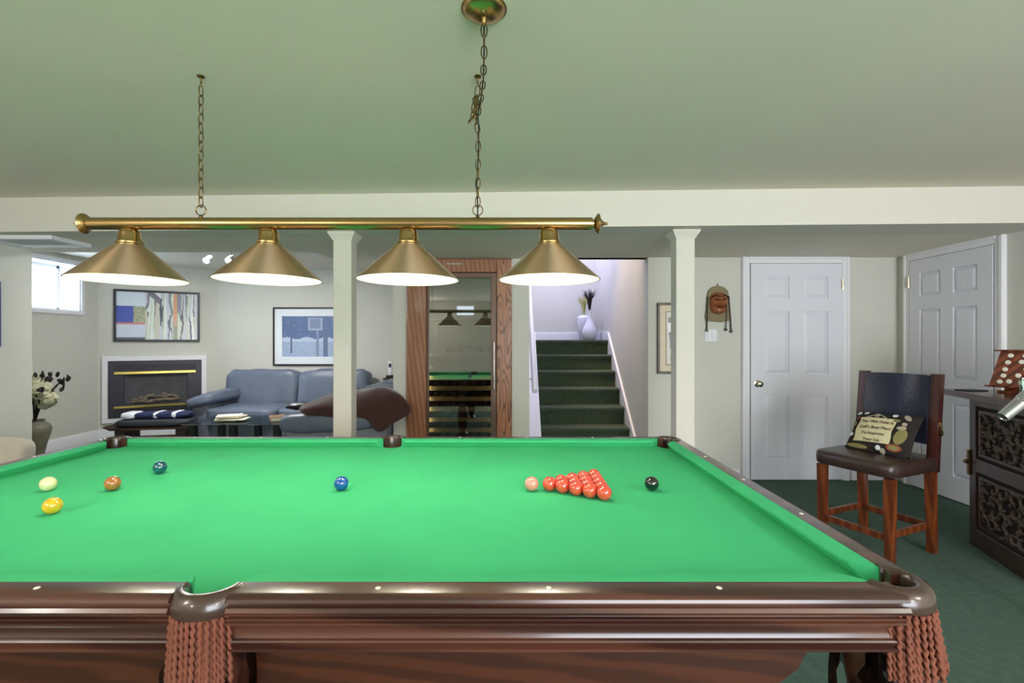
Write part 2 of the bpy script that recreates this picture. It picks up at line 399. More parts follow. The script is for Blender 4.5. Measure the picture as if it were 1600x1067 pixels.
# doors
def door(name, wd, ht, M4, lab, knob_side, hinge_side):
    T = .035
    def add(b):
        for v in b.verts: v.co = M4 @ v.co
        return b
    st = (.147, .273, .152, .273, .155)     # fractions of the width
    rl = (.094, .295, .100, .290, .058, .103, .060)   # from the bottom, fractions of the height
    xs = [-wd/2]
    for f in st: xs.append(xs[-1]+f*wd)
    zs = [.012]
    for f in rl: zs.append(zs[-1]+f*ht)
    b = bx(bm_(), -wd/2, wd/2, -.022, -.002, .012, .012+ht)
    for i in (0, 2, 4): bx(b, xs[i], xs[i+1], -T, -.020, .012, .012+ht)
    for j in (0, 2, 4, 6):
        for i in (1, 3): bx(b, xs[i], xs[i+1], -T, -.020, zs[j], zs[j+1])
    d = struct(name, add(b), 'door', label=lab)
    for j in (1, 3, 5):
        for i in (1, 3):
            b = bm_(); x0, x1, z0, z1 = xs[i]+.006, xs[i+1]-.006, zs[j]+.006, zs[j+1]-.006; k = .028
            A_ = [b.verts.new(p) for p in ((x0, -.0225, z0), (x1, -.0225, z0), (x1, -.0225, z1), (x0, -.0225, z1))]
            B_ = [b.verts.new(p) for p in ((x0+k, -.034, z0+k), (x1-k, -.034, z0+k), (x1-k, -.034, z1-k), (x0+k, -.034, z1-k))]
            b.faces.new(A_[::-1]); b.faces.new(B_)
            for n in range(4): b.faces.new((A_[n], A_[(n+1) % 4], B_[(n+1) % 4], B_[n]))
            obj('panel', add(b), 'door', d, ang=8)
    b = bm_(); c = .07; H = .012+ht+.004
    for s in (-1, 1):
        xa, xb = sorted((s*(wd/2+.006), s*(wd/2+.006+c)))
        bx(b, xa, xb, -.03, -.001, 0, H+c-.001, .004)
        xa, xb = sorted((s*(wd/2+.006+c*.55), s*(wd/2+.006+c*.95)))
        bx(b, xa, xb, -.038, -.028, 0, H+c*.9, .004)
    bx(b, -wd/2-.006, wd/2+.006, -.03, -.001, H, H+c-.001, .004); bx(b, -wd/2-.02, wd/2+.02, -.038, -.028, H+c*.55, H+c*.95, .004)
    obj('door_casing', add(b), 'white', d)
    if knob_side:
        kx = knob_side*(wd/2-.06); b = bm_()
        Mk = Matrix.Translation((kx, -T, .90)) @ Matrix.Rotation(R(90), 4, 'X')
        lathe(b, [(0, 0), (.032, 0), (.032, .006), (.013, .012), (.011, .03), (.02, .036), (.028, .048), (.026, .06), (.014, .067), (0, .068)], 20, M4=Mk)
        obj('door_knob', add(b), 'nickel', d)
    for z in (.25, 1.82) if hinge_side else ():
        hx = hinge_side*(wd/2+.002); b = bm_()
        bx(b, hx-.012, hx+.012, -.040, -.034, z-.045, z+.045)
        tube(b, [(hx, -.042, z-.05), (hx, -.042, z+.05)], .007, 8)
        obj('hinge', add(b), 'nickel', d)
    return d
door('door_1', .845, 2.0, Matrix.Translation((2.635, YB, 0)), 'white six panel door in the wall facing the camera', -1, 1)
door('door_2', .745, 1.995, Matrix.Translation((XR, 3.935, 0)) @ Matrix.Rotation(R(-90), 4, 'Z'), 'white six panel door in the right wall beside the stool', 0, -1)
# baseboards
def base(name, p, q, n, h=.125):
    p = Vector((*p, 0)); q = Vector((*q, 0)); n = Vector((*n, 0))
    b = bm_(); prof = [(0, 0), (.016, 0), (.016, h-.025), (.010, h-.012), (.006, h), (0, h)]
    sweep(b, prof, lambda d, z: p+n*d+Vector((0, 0, z)), lambda d, z: q+n*d+Vector((0, 0, z)))
    return struct(name, b, 'white')
base('baseboard_back', (3.146+.01, YB), (XR-.02, YB), (0, -1), .10)
base('baseboard_back', (1.30, YB), (2.12, YB), (0, -1), .10)
base('baseboard_lounge_left', (LX, 3.95), (LX, 6.18), (1, 0), .15)
base('baseboard_fireplace', (A.x, A.y), (B.x, B.y), (FN.x, FN.y), .15)
base('baseboard_lounge_back', (-4.20, 6.9), (-1.14, 6.9), (0, -1), .15)
base('baseboard_left', (XL, -3.4), (XL, 3.92), (1, 0), .12)
base('baseboard_right', (XR, -3.4), (XR, 3.46), (-1, 0), .10)
# ceiling hatch in the low ceiling, far left
h = thing('ceiling_hatch', 'white framed access hatch in the low ceiling by the left wall', 'hatch', (-3.66, 3.69, SOF))
bm = bm_()
bx(bm, -.27, .28, -.17, -.135, -.032, 0, .004); bx(bm, -.27, .28, .135, .17, -.032, 0, .004)
bx(bm, .245, .28, -.135, .135, -.032, 0, .004); bx(bm, -.27, -.235, -.135, .135, -.032, 0, .004)
obj('hatch_frame', bm, 'white', h); obj('hatch_panel', bx(bm_(), -.235, .245, -.135, .135, -.014, 0), 'hatch', h)

# ---------------------------------------------------------------- stairs
RISE = .1871; RUN = .232; SY = 4.86; SX0, SX1 = .30, 1.268; NS = 7
st = thing('staircase', 'carpeted dark green staircase going up to the landing', 'staircase', (.78, SY, 0))
def stepbm(i):
    b = bm_(); y0 = SY+RUN*i-SY; z1 = RISE*(i+1); z0 = RISE*i
    d = RUN+.03 if i < NS-1 else 7.295-SY-y0
    prof = [(y0+.02, z0-.0 if i == 0 else z0+.001), (y0+.02, z1-.05), (y0+.004, z1-.045), (y0-.010, z1-.030), (y0-.012, z1-.016), (y0-.004, z1-.004), (y0+.01, z1), (y0+d, z1), (y0+d, z0+.001)]
    x0, x1 = SX0-.78+.002, SX1-.78-.022
    if i == NS-1: x1 = SX1-.78
    prism(b, prof, 'x', x0, x1)
    return b
for i in range(NS): obj('step', stepbm(i), 'stairc', st)
def slope(y): return RISE+(y-SY)*RISE/RUN
def stringer(x0, x1, hi, yst, yen, name, m):
    b = bm_(); pts = [(yst-SY, 0), (yst-SY, slope(yst)+hi), (yen-SY, slope(yen)+hi), (yen-SY, 0)]
    prism(b, pts, 'x', x0-.78, x1-.78); return obj(name, b, m, st)
stringer(.167, .300, .09, 4.70, SY+RUN*(NS-1)+.02, 'closed_stringer', 'white')
stringer(1.247, 1.2685, .085, 4.64, SY+RUN*(NS-1)+.02, 'skirt_board', 'white')
b = bm_(); ya, yb = SY+RUN*(NS-1)+.02, 7.299
bx(b, .168-.78, 1.268-.78, 7.284-SY, 7.299-SY, RISE*7, RISE*7+.115, .004); bx(b, 1.252-.78, 1.2685-.78, ya-SY, 7.284-SY, RISE*7, RISE*7+.115, .004)
obj('landing_baseboard', b, 'white', st)
hr = thing('handrail', 'white painted handrail rising along the left side of the stairs', 'handrail', (.225, 4.72, 0))
b = bm_(); pA = Vector((0, 0, .80)); pB = Vector((0, 1.9, .80+1.9*.765)); dz = Vector((0, -.55, .83)).normalized()
tube(b, [pA, pB], .030, 12); obj('rail', b, 'white', hr)
for t in (.12, .5, .88):
    p = pA.lerp(pB, t); b = bm_(); tube(b, [p+Vector((-.0585, 0, -.08)), p+Vector((-.03, 0, -.07)), p+Vector((0, 0, -.02))], .008, 8); obj('rail_bracket', b, 'white', hr)
lamp('stairwell_daylight', 'AREA', (.60, 6.5, 3.66), 48, (.60, .60, 1), (0, 0, 0), shape='DISK', size=.5)  # unseen light added for the bluish daylight from upstairs
lamp('stairwell_spot', 'SPOT', (.95, 4.95, 3.6), 190, (1, .72, .40), (R(10), R(-14), 0), spot_size=R(50), spot_blend=.7, shadow_soft_size=.05)

# ================================================================ SNOOKER TABLE
TX, TY = -.633, 1.782; a, b_ = 1.4175, .7085; ZB = .736
T = thing('snooker_table', 'large green felt snooker table with dark mahogany rails and tasselled pockets', 'snooker table', (TX, TY, 0))
CO = .033; CR = .043                       # corner pocket centre offset beyond the nose corner, hole radius
MO = .054; MR = .048
pk = [(sx*(a+CO), sy*(b_+CO), math.atan2(sy, sx), CR) for sx in (-1, 1) for sy in (-1, 1)] + [(0, sy*(b_+MO), sy*PI/2, MR) for sy in (-1, 1)]
# bed cloth with the pocket bays cut out
e = .045
def arc(cx, cy, r, t0, t1, n=12): return [(cx+r*math.cos(t0+(t1-t0)*i/n), cy+r*math.sin(t0+(t1-t0)*i/n)) for i in range(n+1)]
def bay(cx, cy, r, x_edge=None):
    return None
X, Y = a+e, b_+e
out = []
k = math.acos
def side_mid(sy):                         # notch on the long side, walked in the direction of -sy... sorted by caller
    cy = b_+MO; dy = cy-Y; hw = math.sqrt(MR*MR-dy*dy)
    t0 = math.atan2(-dy, hw)              # right intersection seen from the centre
    pts = arc(0, cy, MR, t0, -PI-t0, 14)
    return [(x, sy*y) for x, y in pts]    # from right to left
def corner(sx, sy):                       # from the end side to the long side
    c = (a+CO, b_+CO); dx = X-c[0]; dy = Y-c[1]
    s = math.sqrt(CR*CR-dx*dx)
    t_end = math.atan2(-s, dx); t_long = math.atan2(dy, -math.sqrt(CR*CR-dy*dy))
    if t_long > 0: t_long -= 2*PI
    pts = arc(c[0], c[1], CR, t_end, t_long, 14)
    return [(sx*x, sy*y) for x, y in pts]
out += corner(1, 1) + side_mid(1) + corner(-1, 1)[::-1] + corner(-1, -1) + side_mid(-1)[::-1] + corner(1, -1)[::-1]
bm = bm_(); prism(bm, out, 'z', ZB-.03, ZB); obj('bed_cloth', bm, 'felt', T)
# cushions
CP = [(0., .033), (.002, .0375), (.02, .0405), (.05, .0415), (.05, 0.0005), (.026, .0005), (.012, .018), (.001, .030)]
def cushion(org, along, outw, s0, s1, e0, e1):
    bm = bm_(); rings = []
    def ring(s, curve):
        return [bm.verts.new(Vector(org)+Vector(along)*(s+curve*(1-d/.05))+Vector(outw)*d+Vector((0, 0, ZB+z))) for d, z in CP]
    def ring2(s, ce, f):                   # rounded jaw: blend between the straight run and the mouth
        return [bm.verts.new(Vector(org)+Vector(along)*(s+ce*((1-d/.05)**f))+Vector(outw)*(d+.05*(0))+Vector((0, 0, ZB+z))) for d, z in CP]
    def rj(s, ce, inset):
        return [bm.verts.new(Vector(org)+Vector(along)*(s+ce*(1-d/.05))+Vector(outw)*(d+inset*(1-d/.05))+Vector((0, 0, ZB+z))) for d, z in CP]
    seq = [rj(s0, e0*.45, .022), rj(s0, e0*.75, .006), rj(s0, e0*1.15, .0), rj(s1, -e1*1.15, 0.), rj(s1, -e1*.75, .006), rj(s1, -e1*.45, .022)]
    n = len(CP)
    for A_, B_ in zip(seq, seq[1:]):
        for i in range(n): bm.faces.new((A_[i], A_[(i+1) % n], B_[(i+1) % n], B_[i]))
    bm.faces.new(seq[0][::-1]); bm.faces.new(seq[-1])
    obj('cushion', bm, 'felt', T, ang=24)
MB_, CB = .048, .034                     # where the back of a cushion ends: from the middle, from the corner
for sy in (-1, 1):
    cushion((0, sy*b_, 0), (1, 0, 0), (0, sy, 0), MB_, a-CB+.02, .03, .055)
    cushion((0, sy*b_, 0), (-1, 0, 0), (0, sy, 0), MB_, a-CB+.02, .03, .055)
for sx in (-1, 1):
    cushion((sx*a, 0, 0), (0, 1, 0), (sx, 0, 0), -(b_-CB+.02), b_-CB+.02, .055, .055)
# mahogany rails
RP = [(.05, .0418), (.094, .0418), (.102, .0395), (.108, .034), (.110, .028), (.103, .0245), (.102, .020), (.110, .018), (.1145, .011), (.111, .004),
      (.103, .002), (.103, -.002), (.110, -.0035), (.110, -.0075), (.104, -.010), (.110, -.0125), (.110, -.0165), (.103, -.0185),
      (.100, -.023), (.096, -.031), (.096, -.040), (.099, -.048), (.105, -.050), (.107, -.053), (.101, -.056), (.107, -.059), (.101, -.0625), (.108, -.066), (.108, -.071), (.104, -.073), (.05, -.073)]
def rail(org, along, outw, s0, s1):
    o_ = Vector(org); al = Vector(along); ow = Vector(outw)
    bm = bm_(); sweep(bm, RP, lambda d, z: o_+al*s0+ow*d+Vector((0, 0, ZB+z)), lambda d, z: o_+al*s1+ow*d+Vector((0, 0, ZB+z)))
    return obj('rail', bm, 'mahog', T, ang=28)
PM, PC = .058, .014
dot = mesh('sight', lathe(bm_(), [(0, .0012), (.0055, .0012), (.006, 0), (0, 0)], 14), 'ivory')
for sy in (-1, 1):
    for s in (-1, 1):
        r_ = rail((0, sy*b_, 0), (s, 0, 0), (0, sy, 0), PM, a+.03-PC)
        for q in (1, 2, 3): obj('sight', dot, 'ivory', r_, (s*.3545*q, sy*(b_+.076), ZB+.0418))
for sx in (-1, 1):
    r_ = rail((sx*a, 0, 0), (0, 1, 0), (sx, 0, 0), -(b_+.03-PC), b_+.03-PC)
    for q in (-1, 0, 1): obj('sight', dot, 'ivory', r_, (sx*(a+.076), q*.3545, ZB+.0418))
# pockets: leather rim, lining bag and hanging cords
def cord_mesh():
    bm = bm_(); n = 40; L_ = .135; rings = []
    for i in range(n+1):
        z = -L_*i/n; ring = []
        f = 1.0 if i < n-1 else .6
        for k in range(8):
            t = 2*PI*k/8; r = .0042*(1+.42*math.cos(2*(t-i*.62)))*f
            ring.append(bm.verts.new((r*math.cos(t), r*math.sin(t), z)))
        rings.append(ring)
    for i in range(n):
        for k in range(8): bm.faces.new((rings[i][k], rings[i][(k+1) % 8], rings[i+1][(k+1) % 8], rings[i+1][k]))
    bm.faces.new(rings[0]); bm.faces.new(rings[-1][::-1])
    return mesh('fringe_cord', bm, 'rope', 80)
CM = cord_mesh()
for (cx, cy, th, r) in pk:
    corner_p = abs(cx) > .1
    half = R(118) if corner_p else R(84)
    ro = r+(.027 if corner_p else .022)
    prof = [(r-.001, -.035), (r-.002, .034), (r+.001, .043), (r+.006, .047), (r+.014, .047), (ro-.001, .042), (ro+.006, .030), (ro+.009, .014), (ro+.007, .003), (ro+.001, .0), (r+.012, .0)]
    bm = bm_(); lathe(bm, prof, 36, th-half, th+half, (0, 0, ZB), closed=True)
    P_ = obj('pocket', bm, 'leather', T, (cx, cy, 0), ang=40)
    bm = bm_(); lathe(bm, [(r-.003, -.012), (r-.004, -.05), (r-.012, -.085), (.02, -.10), (0, -.102)], 24, c=(0, 0, ZB)); obj('pocket_bag', bm, 'bucket', P_)
    fh = R(88) if corner_p else R(56)
    n = 16 if corner_p else 12
    for ring_, rr in ((0, ro+.005), (1, ro-.003)):
        for i in range(n - ring_):
            t = th-fh+2*fh*(i+.5+.5*ring_)/n
            fl = (.13 if corner_p else .06)+random.uniform(-.05, .05)
            o = obj('fringe_cord', CM, 'rope', P_, (rr*math.cos(t), rr*math.sin(t), ZB+.002))
            # lean outwards
            axis = Vector((-math.sin(t), math.cos(t), 0))
            o.rotation_mode = 'QUATERNION'
            o.rotation_quaternion = Quaternion(axis, -fl) @ Quaternion((0, 0, 1), random.uniform(0, 6))
# frame under the rails and the recessed cabinet body
bm = bm_()
# keep pocket bags clear: subframe as an inset slab
bm.free(); bm = bm_(); bx(bm, -a+.06, a-.06, -b_+.01, b_-.01, ZB-.074, ZB-.0305)
obj('slate_frame', bm, 'body', T)
bm = bm_()
q = [(-1.34, ZB-.075), (-1.33, ZB-.12), (-1.29, ZB-.20), (-1.18, ZB-.28), (-1.10, .40), (1.10, .40), (1.18, ZB-.28), (1.29, ZB-.20), (1.33, ZB-.12), (1.34, ZB-.075)]
prism(bm, q, 'y', -b_+.03, b_-.03); obj('body', bm, 'body', T)
# carved legs
legprof = [(0, 0), (.062, 0), (.066, .02), (.058, .045), (.040, .06), (.046, .09), (.060, .13), (.070, .20), (.074, .28), (.066, .36), (.050, .42), (.046, .45), (.060, .47), (.064, .49), (.056, .51), (.070, .58), (.078, ZB-.0735), (0, ZB-.0735)]
legm = mesh('leg', lathe(bm_(), legprof, 24), 'mahog')
def leafbm():
    bm = bm_(); rows = []
    for i in range(9):
        t = i/8; wdt = .030*math.sin(PI*min(1, .12+t*.9))*(1+.25*math.sin(t*22)); out_ = .012+.02*math.sin(t*PI)+.022*t**4; z = .655-.20*t
        rows.append([bm.verts.new((.062+out_-abs(s)*.010, s*wdt, z)) for s in (-1, -.5, 0, .5, 1)])
    for A_, B_ in zip(rows, rows[1:]):
        for k in range(4): bm.faces.new((A_[k], A_[k+1], B_[k+1], B_[k]))
    bmesh.ops.solidify(bm, geom=bm.faces[:], thickness=.006)
    return mesh('leaf_carving', bm, 'mahog', 60)
leafm = leafbm()
for lx in (-1.385, -.04, 1.385):
    for ly in (-1, 1):
        L_ = obj('leg', legm, 'mahog', T, (lx*1.045, ly*(b_+.005), 0))
        for k_ in range(5): obj('leaf_carving', leafm, 'mahog', L_, (0, 0, 0), (0, 0, k_*2*PI/5+.3))

# ---------------------------------------------------------------- balls
BR = .02625
def ball(c, lab, X, Y, cat='ball', group=None):
    m = M.setdefault('ball_%s' % str(c), mat('ball_resin', c, .04, spec=1., coat=.7))
    key = 'ballmesh%s' % str(c)
    if key not in M:
        bm = bm_(); bmesh.ops.create_icosphere(bm, subdivisions=4, radius=BR); M[key] = mesh('snooker_ball', bm, m, 180)
    o = bpy.data.objects.new('snooker_ball', M[key]); COL.objects.link(o); o.location = (X, Y, ZB+BR)
    return tag(o, lab, 'ball', group or 'snooker balls on the table')
ball((236, 226, 176), 'cream white cue ball behind the yellow ball', -1.72, 1.78)
ball((236, 188, 30), 'yellow snooker ball nearest the left front of the table', -1.478, 1.544)
ball((176, 108, 50), 'brown snooker ball between the cream and the green ball', -1.486, 1.786)
ball((10, 84, 100), 'dark teal green snooker ball near the far left cushion', -1.478, 2.015)
ball((20, 86, 168), 'blue snooker ball on the middle of the table', -.635, 1.786)
ball((240, 152, 138), 'pink snooker ball touching distance from the red triangle tip', .073, 1.782)
ball((12, 14, 14), 'black snooker ball alone right of the red triangle', .519, 1.784)
rows = ['tip', 'second', 'third', 'fourth', 'last']
for i in range(5):
    for j in range(i+1):
        if i == 0: lab = 'red snooker ball at the tip of the triangle beside the pink ball'
        else:
            wh = 'front' if j == 0 else ('far' if j == i else ('middle' if i == 2 or (i == 4 and j == 2) else ('second' if j == 1 else 'second farthest')))
            lab = 'red ball, %s one in the %s row of the triangle from the pink' % (wh, rows[i])
        ball((230, 80, 56), lab, .139+i*.0458, 1.782+(j-i/2)*.0528, group='red balls racked in a triangle')

# ================================================================ LAMP OVER THE TABLE
LY = 1.85; LU = LY/F; LZ = 1.744
def lx(p): return (p-800)*LU
LC = lx(535)
LT = thing('billiard_lamp', 'brass four shade billiard lamp hanging on chains over the snooker table', 'lamp', (LC, LY, LZ))
x0, x1 = lx(141)-LC, lx(925)-LC
bm = bm_(); Mx = Matrix.Rotation(R(90), 4, 'Y')
lathe(bm, [(0, x0), (.0235, x0), (.0235, x1), (0, x1)], 32, M4=Mx); obj('bar', bm, 'brass', LT)
for s, xe in ((-1, x0), (1, x1)):
    bm = bm_(); pr = [(0, 0), (.016, 0), (.016, .006), (.024, .012), (.037, .020), (.039, .0235), (.036, .027), (.022, .032), (.012, .040), (.007, .047), (.005, .050), (.0065, .054), (.004, .060), (0, .061)]
    Mf = Matrix.Translation((xe, 0, 0)) @ Matrix.Rotation(R(90*s), 4, 'Y')
    lathe(bm, pr, 28, M4=Mf); obj('finial', bm, 'brass', LT)
rim = 1.526-LZ
def shade_parts(xp):
    X = lx(xp)-LC
    bm = bm_(); lathe(bm, [(.047, -.084), (.054, -.088), (.193, rim+.003), (.195, rim), (.192, rim+.001), (.052, -.090), (.045, -.086)], 64, closed=True)
    s = obj('shade', bm, 'brushed', LT, (X, 0, 0), ang=30)
    bm = bm_(); lathe(bm, [(.191, rim+.0005), (.051, -.0915), (.02, -.091), (0, -.091)], 64); obj('shade_lining', bm, 'lining', s)
    bm = bm_(); lathe(bm, [(0, -.020), (.022, -.021), (.030, -.027), (.0335, -.031), (.036, -.040), (.038, -.062), (.041, -.068), (.044, -.072), (.044, -.078), (.048, -.083), (.048, -.088), (0, -.088)], 36); obj('shade_neck', bm, 'brass', s)
    bm = bm_(); lathe(bm, [(0, -.092), (.015, -.092), (.018, -.108), (.035, -.13), (.052, -.155), (.054, -.166), (.046, -.178), (.025, -.186), (0, -.188)], 20); obj('bulb', bm, 'bulb', s)
for xp in (203, 420, 638, 858): shade_parts(xp)
# chains
def link_mesh(w=.0095, h=.0215, r=.0021):
    bm = bm_(); pts = []
    for k_ in range(16):
        t = 2*PI*k_/16; pts.append((w*math.cos(t)*(1 if abs(math.cos(t)) < .8 else .98), 0, h*sq(math.sin(t), .85)))
    tube(bm, pts, r, 6, closed=True); return mesh('chain_link', bm, 'bronze', 80)
LM = link_mesh()
def chain(path, parent, pitch=.0345, roll0=0):
    path = [Vector(p) for p in path]; seg = [(path[i+1]-path[i]).length for i in range(len(path)-1)]; tot = sum(seg)
    n = max(1, round(tot/pitch)); out_ = []
    for k_ in range(n):
        s = tot*(k_+.5)/n
        for i, L_ in enumerate(seg):
            if s <= L_ or i == len(seg)-1: break
            s -= L_
        d = (path[i+1]-path[i]).normalized(); p = path[i]+d*s
        qd = Vector((0, 0, 1)).rotation_difference(d) @ Quaternion((0, 0, 1), (k_ % 2)*PI/2+roll0+.15)
        o = obj('chain_link', LM, 'bronze', parent, p); o.rotation_mode = 'QUATERNION'; o.rotation_quaternion = qd; out_.append(o)
    return out_
HZ = CEIL-LZ
def hook(X):
    bm = bm_(); lathe(bm, [(0, 0), (.014, 0), (.014, -.003), (.006, -.007), (.003, -.012), (.003, -.03), (0, -.03)], 16)
    hk = [(0, 0, -.028)]+[(.008*math.sin(t), 0, -.036-.008*(1-math.cos(t))+.008) for t in [PI*i/8 for i in range(0, 14)]]
    tube(bm, hk, .0018, 6); return obj('ceiling_hook', bm, 'bronze', LT, (X, 0, HZ))
def ring(X):
    bm = bm_(); tube(bm, [(.0195*math.cos(t), 0, .0195*math.sin(t)) for t in [2*PI*i/20 for i in range(20)]], .0022, 6, closed=True)
    lathe(bm, [(0, -.030), (.008, -.030), (.008, -.024), (.004, -.020), (0, -.020)], 12); return obj('hanging_ring', bm, 'bronze', LT, (X, 0, .0515))
XA, XB = lx(314)-LC, lx(746.5)-LC
h1 = hook(XA); ring(XA); chain([(0, 0, -.040), (0, 0, .066-HZ)], h1)
h2 = hook(XB); ring(XB); chain([(0, 0, -.040), (-.004, 0, -.10), (-.006, 0, -.17), (0.002, 0, -.22), (0, 0, .066-HZ)], h2)
# power canopy and its chain and cord
CX, CY = lx(757)*1.50/1.85-LC, 1.475-LY
bm = bm_(); lathe(bm, [(0, -.030), (.012, -.030), (.030, -.026), (.055, -.016), (.064, -.008), (.066, -.003), (.070, -.002), (.070, 0), (0, 0)], 40)
for s in (-.03, .03): lathe(bm, [(0, -.034), (.005, -.033), (.006, -.028), (.006, -.02)], 12, c=(s*.0+.0, -.028 if s < 0 else .028, 0))
lathe(bm, [(0, -.052), (.004, -.05), (.006, -.04), (.009, -.032), (.009, -.025)], 12)
cn = obj('canopy', bm, 'brass', LT, (CX, CY, HZ))
dx, dy = XB-CX, -CY
pth = [(0, 0, -.048), (dx*.1, dy*.22, -.088), (dx*.3, dy*.5, -.118), (dx*.66, dy*.8, -.135), (dx*.98, dy*.97, -.155)]
chain(pth, cn, .036)
tang = [(dx*1.0-.012, dy-.01, -.075), (dx-.006, dy-.012, -.13), (dx-.022, dy-.008, -.165), (dx-.026, dy-.01, -.172), (dx-.008, dy-.012, -.158), (dx-.002, dy-.012, -.12), (dx-.010, dy-.014, -.10), (dx-.016, dy-.010, -.150)]
for i in range(len(tang)-1):
    for o in chain([tang[i], tang[i+1]], cn, .05, random.uniform(0, 3)): pass
bm = bm_(); full = pth+[(dx+.004, dy-.006, -.20), (dx+.003, dy-.004, -.30), (dx-.004, dy-.005, -.42), (dx, dy-.004, -.50), (dx, dy-.010, .0225-HZ)]
tube(bm, full, .0026, 6); obj('power_cord', bm, 'cord', cn)

# ================================================================ WINE CABINET
WY = 4.55
wc = thing('wine_cabinet', 'tall glass door wine fridge built into an oak casing', 'wine fridge', (-.497, WY, 0))
def wx(p): return (p-800)*WY/F+.497
WT = SOF-.006
obj('oak_stile', bx(bm_(), -.4965, wx(667), -.035, .06, 0, WT, .004), 'oakp', wc)
obj('oak_stile', bx(bm_(), wx(776.5), .4925, -.035, .06, 0, WT, .004), 'oak', wc)
obj('oak_header', bx(bm_(), wx(667)+.001, wx(776.5)-.001, -.033, .06, WT-.125, WT, .004), 'oakp', wc)
i0, i1, zt = wx(667)+.004, wx(776.5)-.004, WT-.128
bm = bm_()
bx(bm, i0, i0+.012, .0, .60, .06, zt); bx(bm, i1-.012, i1, .0, .60, .06, zt); bx(bm, i0, i1, .59, .60, .06, zt)
bx(bm, i0, i1, .0, .60, zt-.02, zt); bx(bm, i0, i1, .0, .60, .04, .06)
obj('fridge_liner', bm, 'frsteel', wc)
obj('control_strip', bx(bm_(), i0+.014, i1-.014, .03, .14, 1.50, 1.56, .004), 'steel', wc)
obj('display', bx(bm_(), -.03, .03, .0285, .0295, 1.515, 1.545), 'black', wc)
obj('upper_grille', bx(bm_(), i0+.014, i1-.014, .05, .09, 1.57, zt-.03, .004), 'steel', wc)
for X_ in (i0+.0145, i1-.0145): obj('interior_fill', bx(bm_(), X_-.002, X_+.002, .010, .026, .15, 1.46), mat('fridge_fill_glow', (255, 240, 214), .5, emit=12.), wc)  # glowing strips added to brighten the dark fridge inside
dm = bm_(); d0, d1 = i0, i1
bx(dm, d0, d0+.022, -.030, -.002, .05, zt-.004, .003); bx(dm, d1-.052, d1, -.030, -.002, .05, zt-.004, .003)
bx(dm, d0+.022, d1-.052, -.030, -.002, zt-.05, zt-.004, .003); bx(dm, d0+.022, d1-.052, -.030, -.002, .05, .12, .003)
dr = obj('fridge_door', dm, mat('bronze_steel', (104, 84, 72), .4, .6), wc)
obj('glass_pane', bx(bm_(), d0+.022, d1-.052, -.020, -.012, .12, zt-.05), 'fglass', dr)
bm = bm_(); hx = d1-.022; tube(bm, [(hx, -.062, .845), (hx, -.062, 1.285)], .008, 10); tube(bm, [(hx, -.03, .87), (hx, -.062, .87)], .006, 8); tube(bm, [(hx, -.03, 1.26), (hx, -.062, 1.26)], .006, 8)
obj('door_handle', bm, 'chrome', dr)
obj('nameplate', bx(bm_(), wx(698), wx(722), -.0365, -.0335, WT-.055, WT-.04), 'steel', wc)
shz = [1.165, 1.045, .945, .845, .745, .645, .545, .445, .345, .245]
botm = None
def bottle_mesh():
    Mb = Matrix.Rotation(R(90), 4, 'X')     # lying, neck towards the room (-y)
    return mesh('wine_bottle', lathe(bm_(), [(0, -.145), (.034, -.145), (.037, -.14), (.037, .03), (.034, .055), (.018, .085), (.0145, .095), (.0145, .145), (.016, .147), (.016, .155), (0, .156)], 18, M4=Mb), 'bottle')
BM_ = bottle_mesh(); od = ['first', 'second', 'third', 'fourth', 'fifth', 'sixth']
nm = ['top', 'second', 'third', 'fourth', 'fifth', 'sixth', 'seventh', 'eighth', 'ninth', 'bottom']
for n_, z in enumerate(shz):
    sb_ = bm_()
    for q_ in range(7): X_ = i0+.02+(i1-i0-.04)*q_/6; bx(sb_, X_-.004, X_+.004, .05, .56, z-.004, z+.004)
    bx(sb_, i0+.016, i1-.016, .55, .56, z-.004, z+.004)
    sh = obj('shelf', sb_, 'steel', wc)
    obj('shelf_front', bx(bm_(), i0+.016, i1-.016, .028, .05, z-.022, z+.018, .003), 'beech' if n_ > 1 else 'frsteel', sh)
    if n_ in (0, 3, 4, 5, 6, 7, 8):
        for k_ in range(6):
            X = -.497+i0+.07+k_*(i1-i0-.14)/5
            if n_ == 0 and k_ == 0: continue
            o = bpy.data.objects.new('wine_bottle', BM_); COL.objects.link(o); o.location = (X, WY+.255, z+.0412)
            tag(o, 'dark wine bottle on the %s shelf of the glass fridge, %s from the left' % (nm[n_], od[k_]), 'bottle', 'wine bottles on the %s shelf' % nm[n_])

# ================================================================ LOUNGE
# fireplace
def fw(s, z=0, n=0): return A+FD*s+FN*n+Vector((0, 0, z))
fp = thing('fireplace', 'black gas fireplace with brass bars and a white surround', 'fireplace', tuple(fw(.616, 0, .001)), FA)
z0, z1 = .228, 1.095; hw = .571
def fr(bm, x0, x1, za, zb2, t, y0, y1, bev=.003):
    bx(bm, x0, x1, y0, y1, zb2-t, zb2, bev); bx(bm, x0, x1, y0, y1, za, za+t, bev); bx(bm, x0, x0+t, y0, y1, za+t, zb2-t, bev); bx(bm, x1-t, x1, y0, y1, za+t, zb2-t, bev)
    return bm
obj('surround', fr(bm_(), -hw, hw, z0, z1, .062, -.035, 0), 'white', fp)
ix, iz0, iz1 = hw-.064, z0+.064, z1-.064
bm = bm_(); bx(bm, -ix, -ix+.16, -.05, -.001, iz0, iz1, .003); bx(bm, ix-.16, ix, -.05, -.001, iz0, iz1, .003); bx(bm, -ix+.16, ix-.16, -.05, -.001, iz1-.18, iz1, .003); bx(bm, -ix+.16, ix-.16, -.05, -.001, iz0, iz0+.17, .003)
obj('metal_face', bm, 'fbox', fp)
